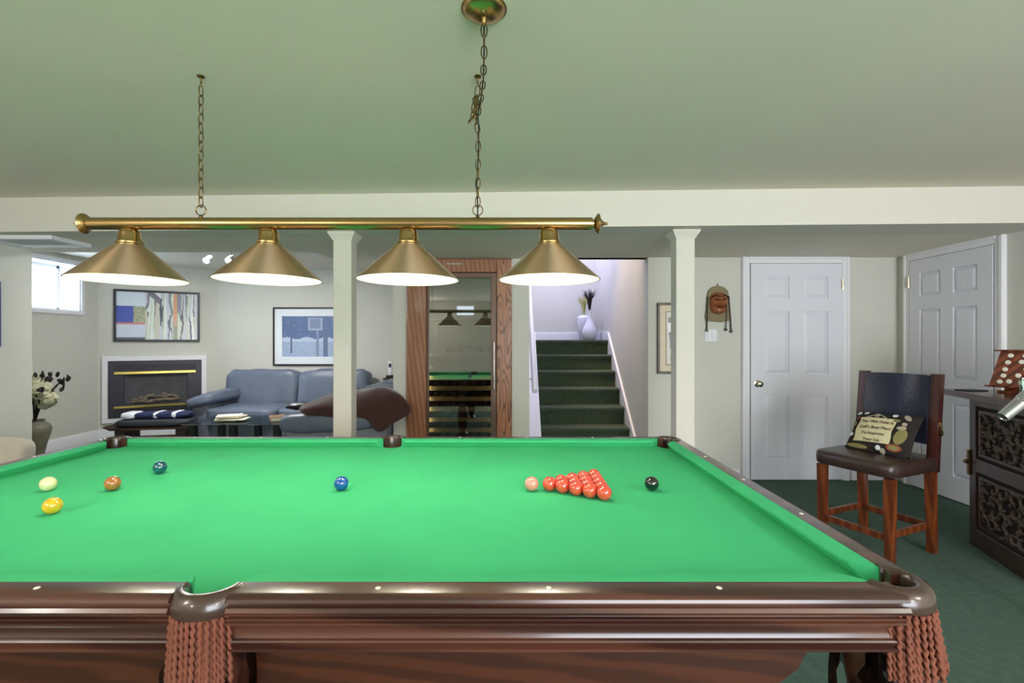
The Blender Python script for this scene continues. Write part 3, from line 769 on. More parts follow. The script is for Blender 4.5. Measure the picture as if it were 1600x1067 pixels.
for z in (iz1-.055, iz1-.085, iz1-.115): obj('louvre', bx(bm_(), -ix+.07, ix-.07, -.062, -.05, z-.010, z+.010, .003), 'fbox', fp)
for z in (iz0+.03, iz0+.06, iz0+.09): obj('louvre', bx(bm_(), -ix+.07, ix-.07, -.062, -.05, z-.010, z+.010, .003), 'fbox', fp)
obj('brass_bar', bx(bm_(), -ix+.06, ix-.06, -.075, -.05, iz1-.175, iz1-.135, .006), 'gold', fp)
obj('brass_bar', bx(bm_(), -ix+.06, ix-.06, -.075, -.05, iz0+.118, iz0+.150, .006), 'gold', fp)
bm = bm_(); wa, wb, za, zb2 = -ix+.16, ix-.16, iz0+.17, iz1-.18
P0 = [bm.verts.new(p) for p in ((wa, -.018, za), (wb, -.018, za), (wb, -.018, zb2), (wa, -.018, zb2))]
P1 = [bm.verts.new(p) for p in ((wa+.12, -.003, za+.06), (wb-.12, -.003, za+.06), (wb-.12, -.003, zb2-.02), (wa+.12, -.003, zb2-.02))]
bm.faces.new(P1)
for i in range(4): bm.faces.new((P0[i], P0[(i+1) % 4], P1[(i+1) % 4], P1[i]))
obj('firebox', bm, 'fin', fp)
for (x_0, zz0, x_1, zz1, rr) in ((-.27, .02, .26, .05, .022), (-.20, .06, -.02, .12, .020), (-.08, .10, .12, .08, .018), (.06, .12, .24, .07, .020), (-.26, .05, -.10, .06, .02)):
    bm = bm_(); pts = []
    for i in range(7):
        t = i/6; pts.append((x_0+(x_1-x_0)*t, -.030, za+zz0+(zz1-zz0)*t+.01*math.sin(i*2.1)))
    tube(bm, pts, [rr*(.8+.3*abs(math.sin(i*1.7))) for i in range(7)], 8); obj('log', bm, 'log', fp)
# abstract painting above it
pc = thing('painting', 'wide abstract street painting in a black frame above the fireplace', 'painting', tuple(fw(.632, 1.633, .001)), FA)
obj('frame', frame_bm(bm_(), .945, .69, .028, -.035, -.001, .003), 'frameb', pc)
obj('backing', bx(bm_(), -.46, .46, -.015, -.001, -.33, .33), 'frameb', pc)
rs = random.Random(3); streak = [(rs.random(), rs.random(), rs.random()) for _ in range(80)]
def art(u, v):
    if u < .34:
        if v > .70: return (204, 214, 224) if not (v-.70 > (.42-u)*2.2+.1) else (92, 88, 100)
        if v > .36: return (52, 74, 168) if u < .20 else ((176, 180, 140) if rs.random() < .7 else (92, 100, 96))
        if v > .315: return (206, 120, 120)
        if v < .045: return (80, 84, 96)
        return (200, 208, 222)
    if v > 1.62-1.55*u-.07 and u < .53 and v > .55: return (104, 98, 108) if v < 1.70-1.55*u else (222, 222, 226)
    w_ = noise.noise(Vector((u*14, v*2.2, 1.3)))*.035+noise.noise(Vector((u*40, v*7, 4)))*.012
    k_ = int(max(.34, min(.99, u+w_))*46); s = streak[k_]; v = max(0, min(1, v+.25*noise.noise(Vector((u*30, v*2, 7)))))
    if s[0] < .30 and abs(v-.15-.5*s[1]) < .16+.2*s[2]: return (44, 46, 66)
    if .69 < u < .735 and v > .35: return (204, 142, 100)
    if .69 < u < .74: return (130, 130, 94)
    if s[0] < .5: return (186, 192, 196)
    if s[0] < .62 and v > .5: return (120, 118, 130)
    if s[0] > .88: return (222, 222, 216)
    return (178+int(26*s[1]), 186+int(18*s[2]), 172)
printed('canvas', .889, .634, art, pc, Matrix.Translation((0, -.0155, 0)), 170, 104)
# winter photograph on the back wall
wp = thing('framed_print', 'framed blue winter scene print on the wall above the sofa', 'picture', (-2.85, 6.899, 1.362))
obj('frame', frame_bm(bm_(), 1.15, .835, .022, -.03, 0, .003), 'frameb', wp)
obj('mount', frame_bm(bm_(), 1.106, .791, .105, -.016, -.001), 'mount', wp)
def winter(u, v):
    n = rs.random()
    if .42 < u < .64 and .66 < v < .96: return (128, 142, 172) if (.44 < u < .62 and .69 < v < .93) else (164, 176, 200)
    if .54 < u < .585 and v < .66: return (132, 146, 176)
    if .66 < u < .735 and v < .75: return (104, 120, 154)
    if .135 < u < .16 and .08 < v < .95: return (96, 112, 146)
    if v > .46+.03*math.sin(u*20): return (84+int(30*n), 104+int(28*n), 146+int(24*n))
    if v > .38: return (186, 200, 222)
    return (150+int(26*n), 168+int(22*n), 200+int(14*n))
printed('print', .896, .581, winter, wp, Matrix.Translation((0, -.006, 0)), 70, 46)
# track light
tl = thing('track_light', 'ceiling track with two small bright spotlights in front of the painting', 'track light', (-3.02, 5.0, CEIL+.02))
obj('track', bx(bm_(), -.34, .22, -.02, .02, -.025, 0, .004), 'white', tl)
for X, yy in ((-.13, 0), (.10, 0)):
    bm = bm_(); tube(bm, [(X, yy, -.024), (X, yy, -.17)], .007, 8); Ms = Matrix.Translation((X, yy-.03, -.19)) @ Matrix.Rotation(R(-55), 4, 'X')
    lathe(bm, [(0, .05), (.022, .05), (.026, .03), (.033, -.03), (.034, -.035), (.030, -.035), (.026, -.02), (0, -.01)], 20, M4=Ms); s = obj('spot_head', bm, 'chrome', tl)
    bm = bm_(); lathe(bm, [(0, -.030), (.020, -.029), (.025, -.022), (.022, -.014), (0, -.0135)], 16, M4=Ms); obj('spot_bulb', bm, 'spot', s)
# blue grey leather sofa
sf = thing('sofa', 'blue grey leather sofa against the lounge back wall', 'sofa', (-2.93, 6.40, 0))
def P(name, c, s, e=.4, m='sofa', par=None, wob=.012, rot=None, crease=0.):
    M4 = Matrix.Translation(c) @ rot if rot is not None else Matrix.Translation(c)
    bm = bm_(); pillow(bm, (0, 0, 0), s, e, 44 if crease else 30, 24 if crease else 16, wob, M4)
    if crease:
        for v in bm.verts:
            q_ = v.co*4; d = noise.noise(Vector((q_.x*1.3, q_.y*1.3, q_.z*.6)))+.6*noise.noise(q_*2.1)
            v.co += (v.co-Vector(c)).normalized()*d*crease
    return obj(name, bm, m, par, ang=80)
obj('base', bx(bm_(), -.95, .95, -.40, .40, .04, .30, .03, 2), 'sofad', sf)
for k_ in range(2):
    X = -.44+k_*.88
    P('seat_cushion', (X, -.10, .375), (.92, .80, .19), .40, par=sf, crease=.022)
    P('back_cushion', (X*1.10, .25, .63), (1.0, .30, .53), .36, par=sf, crease=.038, rot=Matrix.Rotation(R(-10), 4, 'X'))
obj('back_frame', bx(bm_(), -.95, .95, .36, .44, .05, .70, .03, 2), 'sofad', sf)
for s in (-1, 1):
    P('arm', (s*.95, -.04, .55), (.42, .92, .17), .55, par=sf, crease=.02, rot=Matrix.Rotation(R(s*17), 4, 'Y'))
    obj('arm_panel', bx(bm_(), s*.96-.11, s*.96+.11, -.42, .40, .04, .52, .04, 2), 'sofad', sf)
# console table with phone and lamp base at the sofa's right end
ct = thing('console_table', 'dark wood side table with a drawer behind the draped sofa', 'side table', (-1.445, 6.64, 0))
obj('table_top', bx(bm_(), -.285, .285, -.22, .22, .775, .80, .005), 'dkwood', ct)
obj('apron', bx(bm_(), -.265, .265, -.19, .19, .64, .775), 'dkwood', ct)
dw = obj('drawer', bx(bm_(), -.20, .20, -.20, -.19, .66, .76, .003), 'dkwood', ct)
obj('drawer_pull', bx(bm_(), -.05, .05, -.215, -.20, .70, .725, .004), 'gold', dw)
for s in (-1, 1):
    for q_ in (-1, 1): obj('leg', bx(bm_(), s*.24-.025, s*.24+.025, q_*.18-.025, q_*.18+.025, 0, .6395), 'dkwood', ct)
ph = thing('cordless_phone', 'small white and blue cordless phone standing on the side table', 'phone', (-1.655, 6.52, .80))
obj('cradle', bx(bm_(), -.05, .05, -.05, .05, 0, .035, .012, 2), 'black', ph)
hs = obj('handset', bx(bm_(), -.026, .026, -.012, .016, .03, .22, .01, 2), 'white', ph); obj('screen', bx(bm_(), -.017, .017, -.0135, -.0115, .14, .19), 'navy', hs)
fn = thing('desk_lamp', 'black curved desk lamp standing beside the phone', 'lamp', (-1.53, 6.64, .80))
bm = bm_(); lathe(bm, [(0, 0), (.06, 0), (.06, .012), (.012, .02), (0, .02)], 20); obj('foot', bm, 'black', fn)
bm = bm_(); tube(bm, [(0, 0, .015), (.01, 0, .12), (0, 0, .2), (-.05, 0, .25)], .009, 8); obj('stem', bm, 'black', fn)
bm = bm_(); lathe(bm, [(.02, .05), (.05, 0), (.048, 0), (.018, .048)], 20, closed=True, M4=Matrix.Translation((-.06, 0, .215))); obj('lamp_shade', bm, 'black', fn)
# second sofa, seen from the end, with a brown throw
s2 = thing('sofa', 'grey leather sofa seen from its arm end, with a brown throw over it', 'sofa', (-1.64, 5.2, 0))
obj('base', bx(bm_(), -.44, .46, -.72, .60, .04, .32, .03, 2), 'sofad', s2)
for yy in (-.28, .26): P('seat_cushion', (-.16, yy, .40), (.70, .55, .20), .42, par=s2, wob=.02)
for yy in (-.28, .26): P('back_cushion', (.28, yy, .62), (.30, .54, .46), .42, par=s2, wob=.03, rot=Matrix.Rotation(R(8), 4, 'Y'))
obj('back_frame', bx(bm_(), .36, .495, -.74, .62, .05, .80, .04, 2), 'sofad', s2)
P('arm', (-.03, -.66, .545), (1.00, .30, .20), .5, par=s2, crease=.014, rot=Matrix.Rotation(R(-3), 4, 'Y'))
obj('arm_panel', bx(bm_(), -.46, .49, -.77, -.56, .04, .52, .04, 2), 'sofad', s2)
P('arm', (-.03, .55, .545), (.95, .22, .20), .5, par=s2, wob=.02)
def patch(name, net, m, par=None, thick=.012, nu=20, nv=16, rip=.0):
    def cr(p, t):                          # Catmull-Rom through the list
        n = len(p)-1; s = t*n; i = min(int(s), n-1); f = s-i
        g = lambda k_: p[max(0, min(n, k_))]
        a0, a1_, a2, a3 = g(i-1), g(i), g(i+1), g(i+2)
        return .5*((2*a1_)+(a2-a0)*f+(2*a0-5*a1_+4*a2-a3)*f*f+(3*a1_-a0-3*a2+a3)*f**3)
    bm = bm_(); rows_ = []
    for j in range(nv+1):
        cp = [cr([Vector(q_) for q_ in row], j/nv) for row in net]    # net[u][v]
        rows_.append([bm.verts.new(cr(cp, i/nu)+Vector((0, rip*math.sin(i*1.9+j*.7), rip*math.cos(i*1.3+j)))) for i in range(nu+1)])
    for j in range(nv):
        for i in range(nu): bm.faces.new((rows_[j][i], rows_[j][i+1], rows_[j+1][i+1], rows_[j+1][i]))
    o = obj(name, bm, m, par, ang=80); md = o.modifiers.new('thickness', 'SOLIDIFY'); md.thickness = thick; md.offset = 1
    return o
def q3(x, y, Y): return tuple(px(x, y, Y))
net = [[q3(484, 631, 4.54), q3(474, 634, 4.46), q3(468, 641, 4.375), q3(478, 648, 4.37)],
       [q3(520, 616, 4.62), q3(520, 621, 4.50), q3(522, 634, 4.375), q3(526, 652, 4.36)],
       [q3(562, 610, 4.70), q3(560, 616, 4.50), q3(566, 636, 4.40), q3(572, 655, 4.38)],
       [q3(600, 606, 4.66), q3(598, 609, 4.48), q3(594, 640, 4.40), q3(590, 675, 4.37)],
       [q3(622, 616, 4.50), q3(624, 621, 4.44), q3(622, 640, 4.40), q3(612, 664, 4.37)],
       [q3(640, 634, 4.44), q3(641, 637, 4.42), q3(642, 640, 4.40), q3(640, 646, 4.38)]]
tag(patch('throw_blanket', net, 'throw', rip=.004), 'dark brown throw blanket hanging over the corner of the grey sofa', 'blanket')
net = [[q3(556, 604, 5.0), q3(556, 606, 4.8), q3(558, 612, 4.66)], [q3(572, 600, 5.0), q3(572, 604, 4.8), q3(574, 610, 4.66)],
       [q3(592, 606, 5.0), q3(594, 607, 4.8), q3(596, 612, 4.66)], [q3(612, 606, 5.0), q3(612, 608, 4.8), q3(614, 614, 4.66)]]
# glass coffee table and what lies on it
cf = thing('coffee_table', 'glass topped coffee table with black legs in front of the sofa', 'coffee table', (-2.80, 5.15, 0))
obj('glass_top', bx(bm_(), -.55, .52, -.30, .30, .44, .452, .003), 'tglass', cf)
for X in (-.46, -.05, .40):
    bm = bm_()
    for s in (-1, 1): bx(bm, X-.03, X+.03, s*.24-.03, s*.24+.03, 0, .4395)
    bx(bm, X-.03, X+.03, -.21, .21, .03, .08); obj('leg_frame', bm, 'black', cf)
obj('lower_shelf', bx(bm_(), -.43, .37, -.20, .20, .13, .15), 'tglass', cf)
pp = thing('magazine_pile', 'untidy pile of pale papers on the glass coffee table', 'papers', (-2.98, 5.12, .452))
for i in range(5):
    rz_ = random.uniform(-.5, .5); bm = bm_(); bx(bm, -.12, .12, -.09, .09, 0, .011, .002)
    obj('magazine', bm, 'paper', pp, (random.uniform(-.05, .07), random.uniform(-.03, .03), i*.0115), (0, 0, rz_))
bk = thing('book', 'brown hardback book lying on the glass coffee table', 'book', (-2.50, 5.12, .452), .5)
obj('pages', bx(bm_(), -.072, .070, -.10, .10, .004, .040), 'paper', bk)
bm = bm_(); bx(bm, -.075, .075, -.105, .105, 0, .004); bx(bm, -.075, .075, -.105, .105, .040, .044); bx(bm, -.079, -.075, -.105, .105, 0, .044); obj('cover', bm, 'bookc', bk)
gl = tag(P('glove', (-2.00, 4.60, .674), (.30, .17, .07), .7, 'black', None, .12), 'crumpled black garment lying on the arm of the grey sofa', 'garment')
# stool bench with cushion and folded clothes
bn = thing('bench', 'small dark wood bench with curved ends in front of the fireplace', 'bench', (-4.15, 5.62, -.0), .18)
bm = bm_()
prism(bm, [(-.46, .335), (-.40, .31), (.40, .31), (.46, .335), (.47, .322), (.40, .285), (-.40, .285), (-.47, .322)], 'y', -.17, .17); obj('bench_seat', bm, 'dkwood', bn)
for X in (-.31, .31):
    obj('leg', bx(bm_(), X-.055, X+.055, -.15, .15, 0, .2845, .006), 'dkwood', bn)
obj('stretcher', bx(bm_(), -.255, .255, -.02, .02, .13, .19), 'dkwood', bn)
bc = tag(P('bench_cushion', (0, 0, 0), (.80, .34, .09), .5, 'charc', None, .02), 'charcoal pad cushion lying on the small dark bench', 'cushion'); bc.location = (-4.15, 5.62, .355); bc.rotation_euler = (0, 0, .18)
gc = thing('folded_garment', 'navy and white folded sweater lying on the bench cushion', 'clothing', (-4.14, 5.62, .399), .18)
P('folded_body', (.06, 0, .035), (.62, .24, .075), .55, 'navy', gc, .05)
for X in (-.27, .02, .21): P('white_stripe', (X, 0, .038), (.07 if X > -.2 else .16, .245, .078), .55, 'mount', gc, .03)
# vase of dried flowers
vs = thing('floor_vase', 'olive stoneware floor vase with dried flowers by the lounge opening', 'vase', (-4.96, 4.98, 0))
bm = bm_(); lathe(bm, [(0, 0), (.075, 0), (.08, .02), (.075, .08), (.10, .22), (.135, .34), (.14, .39), (.12, .43), (.085, .45), (.08, .46), (.09, .475), (.08, .475), (.07, .455), (0, .40)], 32); obj('vase_body', bm, 'vase', vs)
rf = random.Random(5)
stems = []
for i in range(16):
    an = rf.uniform(-1.1, 1.1); L_ = rf.uniform(.26, .50); le = rf.uniform(.06, .30)
    p2 = Vector((le*math.cos(an), le*math.sin(an)*.7, .45+L_)); stems.append(p2)
    bm = bm_(); tube(bm, [(0, 0, .42), (p2.x*.3, p2.y*.3, .45+L_*.5), p2], .004, 5); obj('stem', bm, 'dkleaf', vs)
for i, p2 in enumerate(stems):
    if i % 2:
        for q_ in range(4):
            c = p2+Vector((rf.uniform(-.05, .09), rf.uniform(-.05, .05), rf.uniform(-.06, .05)))
            bm = bm_(); pillow(bm, (0, 0, 0), (.07, .018, .045), .9, 10, 6, 0, Matrix.Translation(c) @ Matrix.Rotation(rf.uniform(0, 3), 4, 'Z') @ Matrix.Rotation(rf.uniform(-1, 1), 4, 'Y')); obj('dried_leaf', bm, 'dkleaf', vs)
for c, s in (((.10, -.05, .80), .20), ((-.05, 0, .85), .22), ((.05, .06, .68), .20), ((-.08, -.05, .68), .18), ((.16, 0, .70), .14)):
    bm = bm_(); bmesh.ops.create_icosphere(bm, subdivisions=3, radius=s/2)
    for v in bm.verts: v.co = v.co*(1+rf.uniform(-.16, .16))+Vector(c)
    obj('dried_flower_head', bm, 'pale', vs)
# armchair, far left
ac = thing('armchair', 'cream upholstered armchair with a wooden arm at the left edge', 'armchair', (-3.60, 2.98, -.0), .0)
obj('seat_base', bx(bm_(), -.30, .30, -.30, .30, .22, .36, .02, 2), 'tan', ac)
P('seat_cushion', (0, -.02, .41), (.58, .58, .14), .4, 'tan', ac)
P('back', (.02, .27, .44), (.58, .15, .40), .4, 'tan', ac, .01, Matrix.Rotation(R(-16), 4, 'X'))
bm = bm_(); tube(bm, [(-.25, .20, .31), (-.25, .25, .52), (-.20, .275, .60), (.02, .28, .625), (.22, .275, .60), (.28, .25, .52), (.28, .20, .31)], .010, 8); obj('piping', bm, 'sofad', ac)
for s in (-1, 1):
    for q_ in (-.27, .27): obj('leg', bx(bm_(), s*.28-.025, s*.28+.025, q_-.025, q_+.025, 0, .2195), 'stoolw', ac)
    bm = bm_(); tube(bm, [(s*.325, -.26, .30), (s*.325, -.26, .42), (s*.325, -.15, .46), (s*.325, .20, .45)], .024, 10); obj('arm', bm, 'stoolw', ac)
# picture on the left wall (only its edge shows)
lp = thing('framed_picture', 'blue framed picture on the left wall, cut by the photo edge', 'picture', (XL+.001, 3.32, 1.50), R(90))
obj('frame', frame_bm(bm_(), .70, .50, .03, -.025, 0, .003), mat('blue_frame', (36, 52, 110), .4), lp); obj('print', bx(bm_(), -.32, .32, -.012, -.001, -.22, .22), 'navy', lp)

# ================================================================ STAIR LANDING
def vase_thing(loc, prof, lab, gm, n, hh):
    v = thing('vase', lab, 'vase', loc); bm = bm_(); lathe(bm, prof, 28); obj('vase_body', bm, 'porc', v)
    top = prof[-3][1]; r2 = random.Random(n)
    for i in range(n):
        an = r2.uniform(0, 2*PI); le = r2.uniform(.02, .13)*hh/.35; bm = bm_()
        tube(bm, [(0, 0, top-.08), (le*.3*math.cos(an), le*.3*math.sin(an), top+hh*.5), (le*math.cos(an), le*math.sin(an), top+hh*r2.uniform(.7, 1))], [.003, .005, .0015], 5); obj('grass_stem', bm, gm, v)
LZ0 = RISE*7
vase_thing((1.06, 7.08, LZ0), [(0, 0), (.06, 0), (.065, .02), (.09, .14), (.105, .27), (.10, .33), (.07, .36), (.045, .365), (.05, .375), (.04, .372), (.04, .33), (0, .3)], 'tall white vase with pale yellow grass, behind the bottle shaped one', 'grassy', 60, .30)
vase_thing((1.083, 6.70, LZ0), [(0, 0), (.06, 0), (.075, .01), (.10, .06), (.105, .11), (.09, .17), (.055, .24), (.03, .31), (.024, .37), (.03, .42), (.022, .418), (.018, .37), (0, .3)], 'white bottle shaped vase with dark dried grass on the landing', 'grassd', 60, .30)
# picture on the wall right of the stairs
gp = thing('framed_print', 'brown framed figure print partly hidden by the right column', 'picture', (1.505, YB-.001, 1.32))
obj('frame', frame_bm(bm_(), .31, .66, .022, -.03, 0, .003), 'framew', gp)
obj('mount', frame_bm(bm_(), .266, .616, .065, -.014, -.001), 'cream', gp)
def fig(u, v):
    d = abs(u-.42-.1*math.sin(v*5))
    if .62 < v < .80 and d < .28: return (222, 222, 218)
    if .80 < v < .9 and d < .2: return (120, 112, 104)
    if .30 < v <= .62 and d < .26: return (132, 112, 132)
    if .08 < v <= .30 and d < .18: return (140, 96, 72)
    return (206, 200, 190)
printed('print', .136, .486, fig, gp, Matrix.Translation((0, -.006, 0)), 24, 60)
bm = frame_bm(bm_(), .15, .50, .006, -.0165, -.0141); obj('inner_line', bm, 'bookc', gp)
# wooden mask
mk = thing('wall_mask', 'carved wooden laughing face mask with cloth hood hanging by the door', 'mask', (1.915, YB-.002, 1.628)); mk.scale = (1.04, 1, .82)
bm = bm_()
hood = [(-.085, .165), (-.05, .205), (0, .222), (.05, .205), (.085, .165), (.10, .08), (.105, -.06), (.118, -.17), (.03, -.195), (-.05, -.185), (-.105, -.18), (-.115, -.13), (-.105, -.05), (-.10, .08)]
prism(bm, hood, 'y', -.022, 0); obj('cloth_hood', bm, 'maskh', mk)
bm = bm_(); rg = []
n1, n2 = 30, 22
for i in range(n1+1):
    t = -1+2*i/n1; row = []
    for k_ in range(n2+1):
        s = -1+2*k_/n2
        wz = .078*(1-.12*max(0, -t)**2)*math.sqrt(max(0, 1-t**4*.999)); x = s*wz; z = .02+t*.125
        d = .050*math.sqrt(max(0, 1-s*s*.98))*math.sqrt(max(0, 1-t**4*.99))
        g = lambda cx, cz, sx, sz: math.exp(-((x-cx)/sx)**2-((z-cz)/sz)**2)
        d += .036*g(0, .038, .013, .030)+.018*g(-.020, .020, .011, .010)+.018*g(.020, .020, .011, .010)      # nose, nostrils
        d += .018*g(-.045, .025, .022, .025)+.018*g(.045, .025, .022, .025)                                  # cheeks
        d += .012*g(-.036, .082, .03, .010)+.012*g(.036, .082, .03, .010)                                    # brows
        d -= .012*g(-.034, .062, .02, .007)+.012*g(.034, .062, .02, .007)                                    # eyes
        d -= .020*g(0, -.022, .038, .008)                                                                    # mouth
        d += .010*g(0, -.040, .04, .008)+.012*g(0, -.075, .035, .02)                                         # lip, chin
        row.append(bm.verts.new((x, -.022-max(d, .001), z)))
    rg.append(row)
for i in range(n1):
    for k_ in range(n2): bm.faces.new((rg[i][k_], rg[i][k_+1], rg[i+1][k_+1], rg[i+1][k_]))
fc = obj('face', bm, 'maskw', mk, ang=80)
for s in (-1, 1):
    bm = bm_(); tube(bm, [(s*.008, -.092, .085), (s*.036, -.090, .108), (s*.066, -.066, .092), (s*.076, -.04, .07)], [.004, .007, .006, .002], 7); obj('eyebrow', bm, 'maskd', fc)
for s in (-1, 1):
    bm = bm_(); tube(bm, [(s*.014, -.080, .056), (s*.034, -.080, .066), (s*.056, -.066, .056)], [.002, .005, .002], 7); obj('eye', bm, 'maskd', fc)
    bm = bm_(); tube(bm, [(s*.022, -.086, .030), (s*.050, -.070, .000), (s*.052, -.060, -.040)], [.002, .004, .002], 7); obj('cheek_line', bm, 'maskd', fc)
bm = bm_(); tube(bm, [(-.04, -.064, -.012), (-.02, -.074, -.024), (0, -.078, -.027), (.02, -.074, -.024), (.04, -.064, -.012)], [.002, .005, .006, .005, .002], 7); obj('mouth', bm, 'maskd', fc)
for (x_0, zt, x_1, ze, nd) in ((-.095, .09, -.100, -.275, 1), (.075, -.02, .070, -.265, 0), (.092, .10, .118, -.285, 1)):
    bm = bm_(); tube(bm, [(x_0, -.026, zt), ((x_0+x_1)/2-.003, -.028, (zt+ze)/2), (x_1, -.016, ze)], .006 if nd else .004, 7)
    tube(bm, [(x_1+.010*math.cos(t), -.014, ze-.012+.012*math.sin(t)) for t in [2*PI*i/10 for i in range(10)]], .005, 6, closed=True); obj('hanging_cord', bm, 'maskd', mk)
bm = bm_(); tube(bm, [(0, -.004, .215), (0, -.008, .25)], .003, 6); obj('hanging_nail', bm, 'bronze', mk)
# light switch
sw = thing('light_switch', 'white double light switch plate below the mask', 'switch', (1.855, YB-.0005, 1.345))
obj('plate', bx(bm_(), -.058, .058, -.008, 0, -.058, .058, .004), 'white', sw)
for s in (-.024, .024): obj('rocker', bx(bm_(), s-.016, s+.016, -.013, -.0078, -.034, .034, .002), 'white', sw)

# ================================================================ STOOL
SZ = R(203.7)
sl = thing('counter_stool', 'dark leather counter stool with cherry wood legs right of the table', 'stool', (2.284, 3.022, 0), SZ)
dh, wh_ = .205, .195
def leg(x0, y0, x1, y1, zt, m='stoolw', w=.024):
    bm = bm_(); A_ = [(x0+i*w*.85, y0+j*w*.85, 0) for i, j in ((-1, -1), (1, -1), (1, 1), (-1, 1))]; B_ = [(x1+i*w, y1+j*w, zt) for i, j in ((-1, -1), (1, -1), (1, 1), (-1, 1))]
    a_ = [bm.verts.new(p) for p in A_]; b2 = [bm.verts.new(p) for p in B_]
    bm.faces.new(a_[::-1]); bm.faces.new(b2)
    for i in range(4): bm.faces.new((a_[i], a_[(i+1) % 4], b2[(i+1) % 4], b2[i]))
    return obj('leg', bm, m, sl)
for s in (-1, 1):
    leg(dh, s*wh_, dh, s*wh_, .4995); leg(-dh-.02, s*wh_, -dh, s*wh_, .52)
for s in (-1, 1):
    obj('stretcher', bx(bm_(), -dh+.02, dh-.02, s*wh_-.011, s*wh_+.011, .155, .195, .003), 'stoolw', sl)
obj('stretcher', bx(bm_(), dh-.012, dh+.012, -wh_+.022, wh_-.022, .135, .175, .003), 'stoolw', sl)
obj('stretcher', bx(bm_(), -dh-.018, -dh+.006, -wh_+.022, wh_-.022, .145, .185, .003), 'stoolw', sl)
bm = bm_(); pillow(bm, (.0, 0, .548), (.52, .48, .095), .28, 40, 12); obj('seat', bm, 'stooll', sl, ang=80)
# back: two raked posts, a padded panel and a curved top rail
def post(s):
    bm = bm_(); w, d = .026, .022; rows_ = []
    for z, x in ((.50, -dh), (.62, -dh-.008), (.85, -dh-.03), (1.09, -dh-.055)):
        rows_.append([bm.verts.new((x+i*d, s*(wh_+.012)+j*w, z)) for i, j in ((-1, -1), (1, -1), (1, 1), (-1, 1))])
    for A_, B_ in zip(rows_, rows_[1:]):
        for i in range(4): bm.faces.new((A_[i], A_[(i+1) % 4], B_[(i+1) % 4], B_[i]))
    bm.faces.new(rows_[0][::-1]); bm.faces.new(rows_[-1]); return obj('back_post', bm, 'stoold', sl)
for s in (-1, 1): post(s)
bm = bm_(); rows_ = []
for j in range(9):
    t = j/8; z = .66+.42*t; x = -dh-.012-.04*t
    rows_.append([(x+.024-.032*(1-(2*i/10-1)**2)+.010*math.sin(PI*t), (-1+2*i/10)*(wh_-.016), z+(.004*(1-(2*i/10-1)**2) if j == 8 else 0)) for i in range(11)])
F_ = [[bm.verts.new(p) for p in r_] for r_ in rows_]; B2 = [[bm.verts.new((p[0]-.045, p[1], p[2])) for p in r_] for r_ in rows_]
for j in range(8):
    for i in range(10):
        bm.faces.new((F_[j][i], F_[j][i+1], F_[j+1][i+1], F_[j+1][i])); bm.faces.new((B2[j][i], B2[j+1][i], B2[j+1][i+1], B2[j][i+1]))
for i in range(10): bm.faces.new((F_[0][i], B2[0][i], B2[0][i+1], F_[0][i+1])); bm.faces.new((F_[8][i], F_[8][i+1], B2[8][i+1], B2[8][i]))
for j in range(8): bm.faces.new((F_[j][0], F_[j+1][0], B2[j+1][0], B2[j][0])); bm.faces.new((F_[j][10], B2[j][10], B2[j+1][10], F_[j+1][10]))
obj('back_panel', bm, 'stoolb', sl, ang=50)
bm = bm_(); tube(bm, [(-dh-.026, wh_+.036, .80), (-dh-.026, wh_+.044, .775), (-dh-.026, wh_+.044, .75)], .006, 8); tube(bm, [(-dh-.026+.014*math.cos(t), wh_+.044, .735+.014*math.sin(t)) for t in [2*PI*i/12 for i in range(12)]], .004, 6, closed=True); obj('pull_ring', bm, 'bronze', sl)
# tapestry cushion on the stool
cu = thing('throw_pillow', 'black tapestry pillow with golf motifs and cream text patch on the stool', 'pillow', (0, 0, 0))
Mc = Matrix.Translation((2.284, 3.022, 0)) @ Matrix.Rotation(SZ, 4, 'Z') @ Matrix.Translation((-.070, .005, .7035)) @ Matrix.Rotation(R(90), 4, 'Z') @ Matrix.Rotation(R(-38), 4, 'X') @ Matrix.Rotation(R(-3), 4, 'Y')
cu.matrix_world = Mc                      # local: x along the width, z up the pillow, -y towards the viewer
CW, CH = .37, .30
bm = bm_(); 
n = 18; Fv = []; Bv = []
def puff(u, v): return .052*((1-abs(u)**2.6)*(1-abs(v)**2.6))**.55
for sgn, st_ in ((-1, Fv), (1, Bv)):
    for j in range(n+1):
        row = []
        for i in range(n+1):
            u = -1+2*i/n; v = -1+2*j/n
            pin = 1-.05*(1-abs(u))*abs(v)-.05*(1-abs(v))*abs(u)
            row.append(bm.verts.new((u*CW/2*pin, sgn*(puff(u, v)+.001), v*CH/2*pin)))
        st_.append(row)
for j in range(n):
    for i in range(n):
        bm.faces.new((Fv[j][i], Fv[j][i+1], Fv[j+1][i+1], Fv[j+1][i])); bm.faces.new((Bv[j][i], Bv[j+1][i], Bv[j+1][i+1], Bv[j][i+1]))
bmesh.ops.remove_doubles(bm, verts=bm.verts, dist=.0035)
obj('pillow_body', bm, 'pilb', cu, ang=80)
def on(u, v, off=.002):                    # a point on the front of the pillow
    return Vector((u*CW/2, -(puff(u, v)+.001+off), v*CH/2))
